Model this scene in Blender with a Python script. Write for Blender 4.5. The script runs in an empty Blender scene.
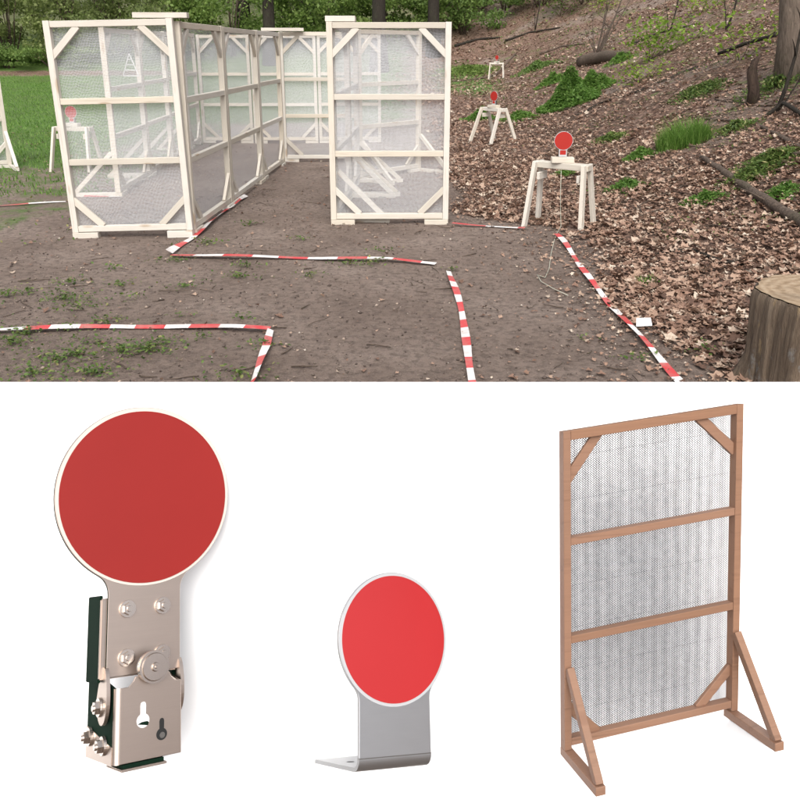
import bpy, bmesh, math, random
import numpy as np
from mathutils import Vector, Matrix
random.seed(7)
rng = np.random.default_rng(11)
S = bpy.context.scene
COL = S.collection
R = math.radians

# ------------------------------------------------------------------ camera
CAM_H, PITCH, FPX, CY = 1.67, R(17.35), 800.0, 300.0
cam_d = bpy.data.cameras.new('camera')
cam = bpy.data.objects.new('camera', cam_d); COL.objects.link(cam)
cam.location = (0, 0, CAM_H); cam.rotation_euler = (math.pi/2 - PITCH, 0, 0)
cam_d.sensor_width = 36; cam_d.lens = 36*FPX/800
cam_d.shift_y = -(400-CY)/800
cam_d.clip_start = 0.05; cam_d.clip_end = 1000
S.camera = cam

# ------------------------------------------------------------------ terrain
def sp(x, k):
    x = np.asarray(x, float)/k
    return k*np.where(x > 30, x, np.log1p(np.exp(np.minimum(x, 30))))

def bumps(x, y):
    return (0.5*np.sin(x*1.3+1.7*np.sin(y*.9))+0.5*np.sin(y*1.1+1.3*np.sin(x*.7+2)))

def fine(x, y):
    z = 0
    for f, a, p in ((3.1, .5, .3), (5.3, .35, 1.1), (9.7, .22, 2.9), (17.3, .14, .7), (31., .09, 4.2), (53., .06, 1.9)):
        z = z+a*np.sin(f*x+1.9*np.sin(f*.63*y+p)+p)*np.sin(f*.91*y+1.7*np.sin(f*.71*x+2*p)+3*p)
    return z

def terrain(x, y):
    x = np.asarray(x, float); y = np.asarray(y, float)
    toe = 2.75+.07*np.maximum(0, y-15)
    hill = .43*sp(x-toe, .55)
    z = .02*sp(y-15, 2.)+hill+.30*sp(y-37, 2.)
    z = z+.012*bumps(x, y)*np.clip((y-6)/6, .15, 1.5)
    z = z+.10*bumps(x*.9+3, y*.8)*np.clip((x-toe)/2.5, 0, 1)
    z = z-.015*np.clip((-1-x)/2, 0, 1)*np.clip(1-abs(y-7.4)/3, 0, 1)
    return z

def tz(x, y): return float(terrain(x, y))

def ray(u, v):
    """point of the ground seen in direction (u, v) of the camera"""
    a = (u-400)/FPX; d = (v-CY)/FPX
    dx, dy, dz = a, math.cos(PITCH)-math.sin(PITCH)*d, -math.sin(PITCH)-math.cos(PITCH)*d
    lo = 1.0; t = 1.0
    while t < 140:
        if CAM_H+dz*t < tz(dx*t, dy*t): break
        lo = t; t *= 1.03
    hi = t
    for _ in range(30):
        m = (lo+hi)/2
        if CAM_H+dz*m < tz(dx*m, dy*m): hi = m
        else: lo = m
    return Vector((dx*hi, dy*hi, tz(dx*hi, dy*hi)))

# ------------------------------------------------------------------ helpers
def link(o, parent=None):
    COL.objects.link(o)
    if parent is not None: o.parent = parent
    return o

def tag(o, label=None, cat=None, group=None, kind=None):
    if label: o['label'] = label
    if cat: o['category'] = cat
    if group: o['group'] = group
    if kind: o['kind'] = kind
    return o

def empty(name, loc=(0, 0, 0), rz=0, label=None, cat=None, group=None):
    o = bpy.data.objects.new(name, None); o.empty_display_size = .1
    o.location = loc; o.rotation_euler = (0, 0, rz)
    link(o); return tag(o, label, cat, group)

def mesh_obj(name, verts, faces, mat, parent=None, smooth=False, mats=None, midx=None):
    me = bpy.data.meshes.new(name)
    me.from_pydata([tuple(map(float, v)) for v in verts], [], [tuple(map(int, f)) for f in faces])
    for m in (mats or [mat]): me.materials.append(m)
    if midx is not None: me.polygons.foreach_set('material_index', list(midx))
    if smooth: me.polygons.foreach_set('use_smooth', [True]*len(me.polygons))
    me.update()
    return link(bpy.data.objects.new(name, me), parent)

def bm_obj(name, bm, mat, parent=None, smooth=False, matrix=None):
    bmesh.ops.recalc_face_normals(bm, faces=bm.faces)
    me = bpy.data.meshes.new(name); bm.to_mesh(me); bm.free()
    me.materials.append(mat)
    if smooth: me.polygons.foreach_set('use_smooth', [True]*len(me.polygons))
    o = link(bpy.data.objects.new(name, me), parent)
    if matrix is not None: o.matrix_local = matrix
    return o

def frame_x(p0, p1, up):
    p0, p1, up = Vector(p0), Vector(p1), Vector(up)
    x = (p1-p0).normalized(); y = up.cross(x).normalized(); z = x.cross(y)
    M = Matrix((x, y, z)).transposed().to_4x4(); M.translation = (p0+p1)/2
    return M, (p1-p0).length

def bar(name, parent, p0, p1, w, d, mat, up=(0, 1, 0), bev=.0025):
    """timber along p0-p1; w = size across 'up' x axis, d = size along up; grain runs along local X"""
    M, L = frame_x(p0, p1, up)
    bm = bmesh.new(); bmesh.ops.create_cube(bm, size=1)
    bmesh.ops.scale(bm, vec=(L, w, d), verts=bm.verts)
    if bev: bmesh.ops.bevel(bm, geom=list(bm.edges), offset=bev, segments=1, affect='EDGES')
    return bm_obj(name, bm, mat, parent, matrix=M)

def tube(pts, rad, n=8, cap=True):
    """tapered tube through points -> verts, faces"""
    pts = [Vector(p) for p in pts]; V = []; F = []
    ref = Vector((.3, .5, .8))
    for i, p in enumerate(pts):
        t = (pts[min(i+1, len(pts)-1)]-pts[max(i-1, 0)]).normalized()
        a = t.cross(ref).normalized(); b = t.cross(a)
        for k in range(n):
            an = 2*math.pi*k/n
            V.append(p+(a*math.cos(an)+b*math.sin(an))*rad[i])
    for i in range(len(pts)-1):
        for k in range(n):
            F.append((i*n+k, i*n+(k+1) % n, (i+1)*n+(k+1) % n, (i+1)*n+k))
    if cap:
        F.append(tuple(range(n-1, -1, -1))); F.append(tuple(range((len(pts)-1)*n, len(pts)*n)))
    return V, F

class Acc:
    def __init__(s): s.V = []; s.F = []
    def add(s, VF):
        o = len(s.V); s.V += [tuple(v) for v in VF[0]]; s.F += [tuple(i+o for i in f) for f in VF[1]]
    def obj(s, name, mat, parent=None, smooth=True): return mesh_obj(name, s.V, s.F, mat, parent, smooth)

# ------------------------------------------------------------------ materials
KALB = .76   # overall albedo level that goes with the exposure below
class N:
    def __init__(s, name):
        s.m = bpy.data.materials.new(name); s.m.use_nodes = True
        s.t = s.m.node_tree; s.t.nodes.clear()
        s.out = s.t.nodes.new('ShaderNodeOutputMaterial')
    def n(s, typ, **kw):
        x = s.t.nodes.new(typ)
        for k, v in kw.items():
            if k.startswith('i_'): x.inputs[k[2:].replace('_', ' ')].default_value = v
            else: setattr(x, k, v)
        return x
    def l(s, a, b): s.t.links.new(a, b)
    def coord(s, which='Object', scale=(1, 1, 1)):
        c = s.n('ShaderNodeTexCoord'); m = s.n('ShaderNodeMapping'); m.inputs['Scale'].default_value = scale
        s.l(c.outputs[which], m.inputs['Vector']); return m.outputs[0]
    def noise(s, vec, scale, detail=5, rough=.6, dist=0.):
        x = s.n('ShaderNodeTexNoise'); x.inputs['Scale'].default_value = scale
        x.inputs['Detail'].default_value = detail; x.inputs['Roughness'].default_value = rough
        x.inputs['Distortion'].default_value = dist
        if vec is not None: s.l(vec, x.inputs['Vector'])
        return x.outputs['Fac']
    def ramp(s, fac, stops, interp='LINEAR'):
        r = s.n('ShaderNodeValToRGB'); r.color_ramp.interpolation = interp
        e = r.color_ramp.elements
        while len(e) > 1: e.remove(e[-1])
        e[0].position = stops[0][0]; c = stops[0][1]; e[0].color = c if len(c) == 4 else (*c, 1)
        for p, c in stops[1:]:
            k = e.new(p); k.color = c if len(c) == 4 else (*c, 1)
        s.l(fac, r.inputs[0]); return r.outputs[0]
    def mix(s, fac, a, b, mode='MIX'):
        x = s.n('ShaderNodeMix'); x.data_type = 'RGBA'; x.blend_type = mode
        for sock, val in ((x.inputs[0], fac), (x.inputs[6], a), (x.inputs[7], b)):
            if hasattr(val, 'is_linked'): s.l(val, sock)
            else: sock.default_value = val if not isinstance(val, tuple) or len(val) == 4 else (*val, 1)
        return x.outputs[2]
    def math(s, op, a, b=None, clamp=False):
        x = s.n('ShaderNodeMath'); x.operation = op; x.use_clamp = clamp
        for i, val in enumerate((a, b)):
            if val is None: continue
            if hasattr(val, 'is_linked'): s.l(val, x.inputs[i])
            else: x.inputs[i].default_value = val
        return x.outputs[0]
    def bsdf(s, col, rough=.7, metal=0., bump=None, bstr=.3, bdist=.01, spec=.35):
        b = s.n('ShaderNodeBsdfPrincipled')
        if s.m.name != 'white_board': col = s.mix(1., col, (KALB,)*3, 'MULTIPLY') if hasattr(col, 'is_linked') else tuple(KALB*c for c in col[:3])
        if hasattr(col, 'is_linked'): s.l(col, b.inputs['Base Color'])
        else: b.inputs['Base Color'].default_value = (*col, 1)
        if hasattr(rough, 'is_linked'): s.l(rough, b.inputs['Roughness'])
        else: b.inputs['Roughness'].default_value = rough
        b.inputs['Metallic'].default_value = metal
        b.inputs['Specular IOR Level'].default_value = spec
        if bump is not None:
            k = s.n('ShaderNodeBump'); k.inputs['Strength'].default_value = bstr; k.inputs['Distance'].default_value = bdist
            s.l(bump, k.inputs['Height']); s.l(k.outputs[0], b.inputs['Normal'])
        return b
    def done(s, b):
        s.l(b.outputs[0], s.out.inputs['Surface']); return s.m

def rand(m): return m.n('ShaderNodeObjectInfo').outputs['Random']
def island(m): return m.n('ShaderNodeNewGeometry').outputs['Random Per Island']

def mat_timber(name, light, dark, knot, rough=.65):
    m = N(name)
    off = m.n('ShaderNodeVectorMath', operation='ADD'); c = m.n('ShaderNodeTexCoord')
    rr = m.n('ShaderNodeCombineXYZ'); q = m.math('MULTIPLY', rand(m), 37.)
    for k in range(3): m.l(q, rr.inputs[k])
    m.l(c.outputs['Object'], off.inputs[0]); m.l(rr.outputs[0], off.inputs[1])
    mp = m.n('ShaderNodeMapping'); mp.inputs['Scale'].default_value = (.9, 22, 22); m.l(off.outputs[0], mp.inputs[0])
    g = m.noise(mp.outputs[0], 2.2, 6, .6, .6)
    mp2 = m.n('ShaderNodeMapping'); mp2.inputs['Scale'].default_value = (2.2, 9, 9); m.l(off.outputs[0], mp2.inputs[0])
    v = m.n('ShaderNodeTexVoronoi'); v.inputs['Scale'].default_value = 1.1; m.l(mp2.outputs[0], v.inputs['Vector'])
    kn = m.ramp(v.outputs['Distance'], [(0, (1, 1, 1)), (.13, (.8, .8, .8)), (.2, (0, 0, 0))])
    col = m.ramp(g, [(.28, tuple(.86*x for x in dark)), (.46, light), (.6, tuple(.93*x for x in light)), (.75, tuple(min(1, x*1.08) for x in light))])
    col = m.mix(m.math('MULTIPLY', kn, .75), col, knot)
    tone = m.ramp(rand(m), [(0, (.82, .79, .74)), (.5, (1, 1, 1)), (1, (.93, .88, .80))])
    col = m.mix(1., col, tone, 'MULTIPLY')
    grime = m.noise(m.coord('Object'), 3.5, 4, .6)
    col = m.mix(m.ramp(grime, [(.5, (0, 0, 0)), (.8, (.35, .35, .35))]), col, tuple(.62*x for x in light))
    return m.done(m.bsdf(col, rough, bump=g, bstr=.25, bdist=.002))

M = {}
M['pine'] = mat_timber('pale_pine', (.77, .725, .65), (.66, .60, .51), (.46, .32, .20))
M['beech'] = mat_timber('brown_timber', (.35, .198, .130), (.29, .158, .102), (.27, .14, .088), .55)

def mat_net():
    m = N('white_netting')
    c = m.n('ShaderNodeTexCoord'); s = m.n('ShaderNodeSeparateXYZ'); m.l(c.outputs['Object'], s.inputs[0])
    x, z = s.outputs[0], s.outputs[2]
    wob = m.noise(m.coord('Object', (1, 1, .35)), 7., 3, .5)
    zz = m.math('ADD', z, m.math('MULTIPLY', m.math('SUBTRACT', wob, .5), .05))
    wx = m.noise(m.coord('Object', (.6, 1, 1)), 5., 3, .5)
    xx = m.math('ADD', x, m.math('MULTIPLY', m.math('SUBTRACT', wx, .5), .045))
    def thread(q, pitch, frac):
        f = m.math('FRACT', m.math('MULTIPLY', q, 1/pitch))
        return m.math('LESS_THAN', f, frac)
    a = m.math('MAXIMUM', thread(xx, .0092, .165), thread(zz, .0092, .19))
    bnd = thread(zz, .044, .23)
    a = m.math('MAXIMUM', a, m.math('MULTIPLY', bnd, .17))
    # slack, dusty patches of the knit
    pat = m.ramp(m.noise(m.coord('Object', (1, 1, 1)), 3.2, 4, .6), [(.25, (.03, .03, .03)), (.8, (.14, .14, .14))])
    a = m.math('MAXIMUM', a, pat)
    d = m.n('ShaderNodeBsdfDiffuse'); d.inputs[0].default_value = (.74, .75, .77, 1)
    t = m.n('ShaderNodeBsdfTranslucent'); t.inputs[0].default_value = (.74, .75, .77, 1)
    mx = m.n('ShaderNodeMixShader'); mx.inputs[0].default_value = .35; m.l(d.outputs[0], mx.inputs[1]); m.l(t.outputs[0], mx.inputs[2])
    tr = m.n('ShaderNodeBsdfTransparent')
    o = m.n('ShaderNodeMixShader'); m.l(a, o.inputs[0]); m.l(tr.outputs[0], o.inputs[1]); m.l(mx.outputs[0], o.inputs[2])
    m.l(o.outputs[0], m.out.inputs[0]); return m.m
M['net'] = mat_net()

def mat_zig():
    m = N('grey_wire_mesh')
    c = m.n('ShaderNodeTexCoord'); s = m.n('ShaderNodeSeparateXYZ'); m.l(c.outputs['Object'], s.inputs[0])
    x, z = s.outputs[0], s.outputs[2]
    P = .0078; Q = .0062
    tri = m.math('PINGPONG', m.math('MULTIPLY', z, 1/Q), .5)
    q = m.math('ADD', m.math('MULTIPLY', x, 1/P), m.math('MULTIPLY', tri, 1.7))
    f = m.math('PINGPONG', q, .5)
    colm = m.math('SINE', m.math('MULTIPLY', x, 2*math.pi/.0335))
    lowf = m.noise(m.coord('Object', (1, 1, .05)), 60., 2, .5)
    w = m.math('ADD', m.math('MULTIPLY', colm, .03), m.math('ADD', .265, m.math('MULTIPLY', lowf, .12)))
    a = m.math('LESS_THAN', f, w)
    hz = m.math('LESS_THAN', m.math('FRACT', m.math('MULTIPLY', m.math('SUBTRACT', z, m.math('MULTIPLY', x, .0722)), 1/.118)), .006)
    a = m.math('MAXIMUM', a, hz)
    col = m.ramp(m.noise(m.coord('Object', (9, 1, 9)), 9, 2), [(.35, (.075, .078, .085)), (.7, (.20, .205, .215))])
    b = m.bsdf(col, .5)
    tr = m.n('ShaderNodeBsdfTransparent')
    o = m.n('ShaderNodeMixShader'); m.l(a, o.inputs[0]); m.l(tr.outputs[0], o.inputs[1]); m.l(b.outputs[0], o.inputs[2])
    m.l(o.outputs[0], m.out.inputs[0]); return m.m
M['zig'] = mat_zig()

def plain(name, col, rough=.5, metal=0., var=0., vs=8., spec=.4):
    m = N(name)
    if var:
        n = m.noise(m.coord('Object'), vs, 4)
        c = m.ramp(n, [(.3, tuple(x*(1-var) for x in col)), (.7, tuple(min(1, x*(1+var)) for x in col))])
    else: c = col
    return m.done(m.bsdf(c, rough, metal, spec=spec))

def brushed(name, col, rough, axis=(60, 2, 2)):
    m = N(name)
    n = m.noise(m.coord('Object', axis), 6, 5, .7)
    c = m.ramp(n, [(.3, tuple(x*.975 for x in col)), (.7, tuple(min(1, x*1.02) for x in col))])
    r = m.ramp(n, [(.3, (rough*.95,)*3), (.7, (rough*1.05,)*3)])
    return m.done(m.bsdf(c, r, 1.0, bump=n, bstr=.015, bdist=.001))

M['red_vivid'] = plain('red_paint', (.44, .022, .014), .45, 0, .06, 9)
M['red_dull'] = plain('dull_red_face', (.30, .020, .016), .36, 0, .03, 3, .25)
M['red_bright'] = plain('bright_red_face', (.45, .024, .026), .34, 0, .03, 3)
M['nickel'] = brushed('warm_brushed_steel', (.62, .515, .445), .38, (2, 2, 60))
M['bolt'] = brushed('bolt_steel', (.70, .61, .54), .26, (9, 9, 9))
M['steel'] = brushed('grey_brushed_steel', (.54, .545, .555), .46, (2, 2, 40))
M['edge_white'] = plain('pale_plate_edge', (.78, .70, .62), .45, .2)
M['edge_steel'] = plain('pale_steel_edge', (.66, .67, .68), .4, .4)
M['green_reflection'] = plain('painted_green_reflection', (.005, .018, .010), .8, 0, .15, 6, .06)  # green surroundings reflected in the bare metal, painted in as dark colour
M['black'] = plain('black_hole', (.012, .012, .012), .6)
def mat_tape(name, col):
    m = N(name); P = m.coord('Object')
    d = m.ramp(m.noise(P, 9., 6, .7), [(.45, (0, 0, 0)), (.7, (.55, .55, .55))])
    c = m.mix(d, col, (.40, .31, .26))
    return m.done(m.bsdf(c, .42, bump=m.noise(P, 38., 3, .6), bstr=.5, bdist=.006))
M['tape_red'] = mat_tape('tape_red', (.62, .05, .055)); M['tape_white'] = mat_tape('tape_white', (.86, .83, .81))
M['cord'] = plain('cord', (.52, .52, .42), .7)
M['backdrop'] = plain('white_board', (.88, .885, .89), .9, 0, 0)
M['dark_metal'] = plain('dark_bracket_steel', (.18, .17, .16), .45, .6)
M['label'] = plain('white_paper', (.8, .8, .8), .6)

def mat_ground():
    m = N('forest_floor')
    at = m.n('ShaderNodeAttribute', attribute_name='zone')
    sc = m.n('ShaderNodeSeparateColor'); m.l(at.outputs['Color'], sc.inputs[0])
    lit, gra, far = sc.outputs[0], sc.outputs[1], sc.outputs[2]
    P = m.coord('Object')
    # damp trampled soil
    n1 = m.noise(P, 1.1, 8, .62); n2 = m.noise(P, 17., 9, .75); n3 = m.noise(P, 95., 4, .7)
    soil = m.ramp(n1, [(.28, (.215, .158, .126)), (.5, (.315, .240, .196)), (.72, (.41, .325, .272))])
    soil = m.mix(m.math('MULTIPLY', m.ramp(n2, [(.40, (1, 1, 1)), (.54, (0, 0, 0))]), .65), soil, (.125, .094, .078))
    soil = m.mix(m.ramp(n3, [(.58, (0, 0, 0)), (.70, (.75, .75, .75))]), soil, (.36, .30, .26))
    # leaf litter under the loose leaves
    v = m.n('ShaderNodeTexVoronoi'); v.inputs['Scale'].default_value = 19; m.l(P, v.inputs['Vector'])
    wv = m.noise(P, 3, 4)
    lv = m.n('ShaderNodeSeparateColor'); m.l(v.outputs['Color'], lv.inputs[0])
    leaf = m.ramp(lv.outputs[0], [(0, (.10, .058, .042)), (.4, (.24, .14, .098)), (.75, (.36, .23, .17)), (1, (.48, .345, .265))])
    leaf = m.mix(m.ramp(v.outputs['Distance'], [(.35, (0, 0, 0)), (.75, (.85, .85, .85))]), leaf, (.12, .078, .06))
    leaf = m.mix(m.math('MULTIPLY', m.ramp(wv, [(.45, (0, 0, 0)), (.65, (1, 1, 1))]), .45), leaf, (.22, .145, .11))
    # grass
    g1 = m.noise(m.coord('Object', (1, .6, 1)), 14., 6, .7); g2 = m.noise(P, .55, 4)
    gr = m.ramp(g1, [(.3, (.06, .12, .024)), (.5, (.125, .235, .048)), (.72, (.20, .33, .08))])
    gr = m.mix(m.ramp(g2, [(.35, (0, 0, 0)), (.7, (.5, .5, .5))]), gr, (.11, .125, .05))
    en = m.math('SUBTRACT', m.noise(P, 2.6, 7, .7), .5)
    def edge(a, k=1.3, w=.16):
        return m.ramp(m.math('ADD', a, m.math('MULTIPLY', en, k)), [(.5-w, (0, 0, 0)), (.5+w, (1, 1, 1))])
    c = m.mix(edge(lit, 1.0), soil, leaf)
    c = m.mix(edge(gra, 1.7), c, gr)
    woods = m.ramp(m.noise(P, 1.6, 8, .7), [(.3, (.10, .14, .05)), (.5, (.18, .20, .09)), (.7, (.26, .23, .15))])
    c = m.mix(far, c, woods)
    h = m.math('ADD', m.math('MULTIPLY', n2, .7), m.math('MULTIPLY', n3, .35))
    h = m.math('ADD', h, m.math('MULTIPLY', n1, .6))
    return m.done(m.bsdf(c, .9, bump=h, bstr=1., bdist=.05, spec=.2))
M['ground'] = mat_ground()

def mat_leaf(name, stops, trans=.35, rough=.55):
    m = N(name)
    col = m.ramp(island(m), stops)
    vein = m.ramp(m.noise(m.coord('Object'), 55., 3, .6), [(.3, (.72, .70, .68)), (.6, (1.08, 1.08, 1.08))])
    col = m.mix(1., col, vein, 'MULTIPLY')
    tone = m.ramp(rand(m), [(0, (.85, .9, .85)), (1, (1.12, 1.08, 1.0))])
    col = m.mix(1., col, tone, 'MULTIPLY')
    b = m.bsdf(col, rough, spec=.3)
    t = m.n('ShaderNodeBsdfTranslucent'); m.l(m.mix(1., col, (.85,)*3, 'MULTIPLY'), t.inputs[0])
    x = m.n('ShaderNodeMixShader'); x.inputs[0].default_value = trans
    m.l(b.outputs[0], x.inputs[1]); m.l(t.outputs[0], x.inputs[2]); m.l(x.outputs[0], m.out.inputs[0])
    return m.m
M['litter'] = mat_leaf('dead_leaves', [(0, (.10, .056, .042)), (.22, (.25, .145, .108)), (.52, (.40, .245, .185)), (.77, (.51, .345, .268)), (.93, (.61, .465, .38)), (1, (.74, .62, .53))], .15, .6)
M['weed'] = mat_leaf('weed_leaves', [(0, (.07, .125, .03)), (.5, (.13, .21, .05)), (.85, (.21, .28, .08)), (1, (.36, .33, .14))])
M['grass'] = mat_leaf('grass_blades', [(0, (.09, .19, .034)), (.5, (.17, .33, .065)), (1, (.28, .44, .12))], .5)
M['shrub_olive'] = mat_leaf('olive_leaves', [(0, (.18, .23, .075)), (.5, (.30, .37, .13)), (1, (.42, .47, .21))], .55)
M['shrub_green'] = mat_leaf('green_leaves', [(0, (.11, .18, .045)), (.5, (.21, .33, .085)), (1, (.33, .45, .14))], .5)
M['ivy'] = mat_leaf('dark_leaves', [(0, (.11, .16, .05)), (.5, (.20, .28, .085)), (1, (.30, .38, .14))], .5)
M['young'] = mat_leaf('young_leaves', [(0, (.20, .34, .03)), (.5, (.31, .47, .06)), (1, (.42, .55, .12))], .5)

def mat_bark(name, a, b, sc=(14, 14, 2.5)):
    m = N(name)
    n = m.noise(m.coord('Object', sc), 2.5, 8, .7, .8)
    c = m.ramp(n, [(.3, a), (.7, b)])
    moss = m.ramp(m.noise(m.coord('Object'), 3., 5), [(.55, (0, 0, 0)), (.75, (.4, .4, .4))])
    c = m.mix(moss, c, (.06, .075, .03))
    return m.done(m.bsdf(c, .9, bump=n, bstr=.9, bdist=.03, spec=.2))
M['bark'] = mat_bark('bark', (.055, .042, .034), (.20, .155, .125))
M['bark_dark'] = mat_bark('dark_bark', (.016, .013, .010), (.06, .05, .04))
M['bark_mid'] = mat_bark('brown_bark', (.085, .066, .052), (.30, .235, .185), (10, 10, 1.6))
M['snag'] = mat_bark('snag_wood', (.022, .015, .011), (.10, .066, .05))
M['stick'] = mat_bark('dead_branch', (.06, .043, .034), (.20, .150, .115), (9, 9, 9))

# ------------------------------------------------------------------ ground
def zone(x, y):
    """litter, grass, far-wood weights"""
    edge = np.where(y < 7.6, 1.62, np.where(y < 8.4, 1.62-(y-7.6)*1.15, .7))+.12*np.sin(y*2.1)
    lit = 1/(1+np.exp(-(x-edge)/.13))
    lit = lit*np.clip(1.05-np.clip((y-30)/14, 0, 1)*.25, 0, 1)
    lit = np.maximum(lit, .42*np.clip((y-19)/3, 0, 1)*(x > -2))
    g = np.clip((-3.6-x)/3.2, 0, 1)*np.clip((y-9.2)/3.2, 0, 1)*1.25
    g = np.maximum(g, np.clip((y-17)/3, 0, 1)*np.clip((1.2-x)/2, 0, 1))
    g = np.maximum(g, .42*np.clip((-2.9-x)/1., 0, 1)*np.clip((y-6.2)/2., 0, 1))
    g = np.maximum(g, .75*np.exp(-((x-2.5)/1.6)**2)*np.clip((y-24)/5, 0, 1)*np.clip((40-y)/4, 0, 1))
    g = np.maximum(g, .27*np.clip((x-3.0)/1.5, 0, 1)*np.clip((y-9)/3, 0, 1))
    strip = np.exp(-((y-36.0)/.9)**2)*(x < -8)
    g = g*(1-strip); lit = np.maximum(lit, strip)
    patch = np.sin(x*1.15+1.7*np.sin(y*.8+1))*np.sin(y*.95+1.2*np.sin(x*.7))
    lit = np.maximum(lit, .8*np.clip((y-14)/4, 0, 1)*np.clip((x-2)/1.5, 0, 1))
    lit = lit*(1-np.clip((x-2.9)/1., 0, 1)*np.clip((y-7.5)/2, 0, 1)*np.clip(.1+.7*patch, 0, .55))
    far = np.clip((y-41)/4, 0, 1)*np.clip((4-x)/4, 0, 1)
    return lit, np.clip(g, 0, 1), far

def axis(*segs):
    out = [segs[0][0]]
    for a, b, st in segs:
        n = max(1, int(round((b-a)/st))); out += [a+(b-a)*(i+1)/n for i in range(n)]
    return np.array(out)
xs = axis((-90, -30, 5), (-30, -8, 1.), (-8, -3.5, .14), (-3.5, 2.8, .03), (2.8, 6, .06), (6, 14, .3), (14, 40, 1.3), (40, 90, 6))
ys = axis((-40, -4, 4), (-4, 2.4, .5), (2.4, 6, .028), (6, 9.5, .05), (9.5, 16, .12), (16, 45, .6), (45, 140, 4))
GX, GY = np.meshgrid(xs, ys)
GZ = terrain(GX, GY)
lit_, gra_, far_ = zone(GX, GY)
near = np.clip((GY-1)/2, 0, 1)*np.clip((20-GY)/8, 0, 1)
GZ = GZ+near*fine(GX, GY)*(.010+.014*lit_)
nx, ny = len(xs), len(ys)
gm = bpy.data.meshes.new('ground')
V = np.stack([GX.ravel(), GY.ravel(), GZ.ravel()], 1)
I = np.arange(nx*ny).reshape(ny, nx)
Q = np.stack([I[:-1, :-1].ravel(), I[:-1, 1:].ravel(), I[1:, 1:].ravel(), I[1:, :-1].ravel()], 1)
gm.vertices.add(len(V)); gm.vertices.foreach_set('co', V.ravel())
gm.loops.add(Q.size); gm.loops.foreach_set('vertex_index', Q.ravel().astype(np.int32))
gm.polygons.add(len(Q)); gm.polygons.foreach_set('loop_start', np.arange(0, Q.size, 4, dtype=np.int32))
gm.polygons.foreach_set('loop_total', np.full(len(Q), 4, np.int32))
gm.polygons.foreach_set('use_smooth', np.ones(len(Q), bool))
gm.update(calc_edges=True); gm.validate()
ca = gm.color_attributes.new('zone', 'FLOAT_COLOR', 'POINT')
ca.data.foreach_set('color', np.stack([lit_.ravel(), gra_.ravel(), far_.ravel(), np.ones(nx*ny)], 1).ravel())
gm.materials.append(M['ground'])
ground = link(bpy.data.objects.new('ground', gm)); tag(ground, kind='structure')

# ------------------------------------------------------------------ scattered leaf cards (built in bulk with numpy)
def bulk(name, tmpl, faces, pos, scale, rot, mat, parent=None, smooth=False):
    """copies of a little leaf template into one mesh; rot = (n,3,3)"""
    n = len(pos); k = len(tmpl)
    Vv = np.einsum('nij,kj->nki', rot, tmpl)*scale[:, None, None]+pos[:, None, :]
    me = bpy.data.meshes.new(name)
    me.vertices.add(n*k); me.vertices.foreach_set('co', Vv.reshape(-1).astype(np.float32))
    L = []; st = []; tot = []; c = 0
    for f in faces: L += list(f); st.append(c); tot.append(len(f)); c += len(f)
    L = np.array(L); st = np.array(st); tot = np.array(tot)
    LL = (L[None, :]+np.arange(n)[:, None]*k).ravel().astype(np.int32)
    SS = (st[None, :]+np.arange(n)[:, None]*c).ravel().astype(np.int32)
    TT = np.tile(tot, n).astype(np.int32)
    me.loops.add(len(LL)); me.loops.foreach_set('vertex_index', LL)
    me.polygons.add(len(SS)); me.polygons.foreach_set('loop_start', SS); me.polygons.foreach_set('loop_total', TT)
    me.update(calc_edges=True)
    me.materials.append(mat)
    if smooth: me.polygons.foreach_set('use_smooth', [True]*len(me.polygons))
    return link(bpy.data.objects.new(name, me), parent)

def rots(n, tilt):
    """random spin about z, then tilt by a random amount about a random horizontal axis"""
    a = rng.uniform(0, 2*np.pi, n); b = rng.uniform(0, 2*np.pi, n); t = np.abs(rng.normal(0, tilt, n)) if np.isscalar(tilt) else tilt
    def Rz(q):
        M_ = np.zeros((n, 3, 3)); M_[:, 0, 0] = np.cos(q); M_[:, 0, 1] = -np.sin(q); M_[:, 1, 0] = np.sin(q); M_[:, 1, 1] = np.cos(q); M_[:, 2, 2] = 1
        return M_
    Rx = np.zeros((n, 3, 3)); Rx[:, 0, 0] = 1; Rx[:, 1, 1] = np.cos(t); Rx[:, 1, 2] = -np.sin(t); Rx[:, 2, 1] = np.sin(t); Rx[:, 2, 2] = np.cos(t)
    return Rz(b) @ Rx @ Rz(a)

LEAF = np.array([(0, -.5, .03), (.30, -.15, .09), (.26, .22, .11), (0, .52, .02), (-.28, .20, .12), (-.30, -.17, .06), (0, 0, -.02)])
LEAF_F = [(6, 0, 1), (6, 1, 2), (6, 2, 3), (6, 3, 4), (6, 4, 5), (6, 5, 0)]
CARD = np.array([(0, -.5, 0), (.30, 0, .08), (0, .5, 0), (-.30, 0, .08)])
CARD_F = [(0, 1, 2), (0, 2, 3)]

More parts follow.
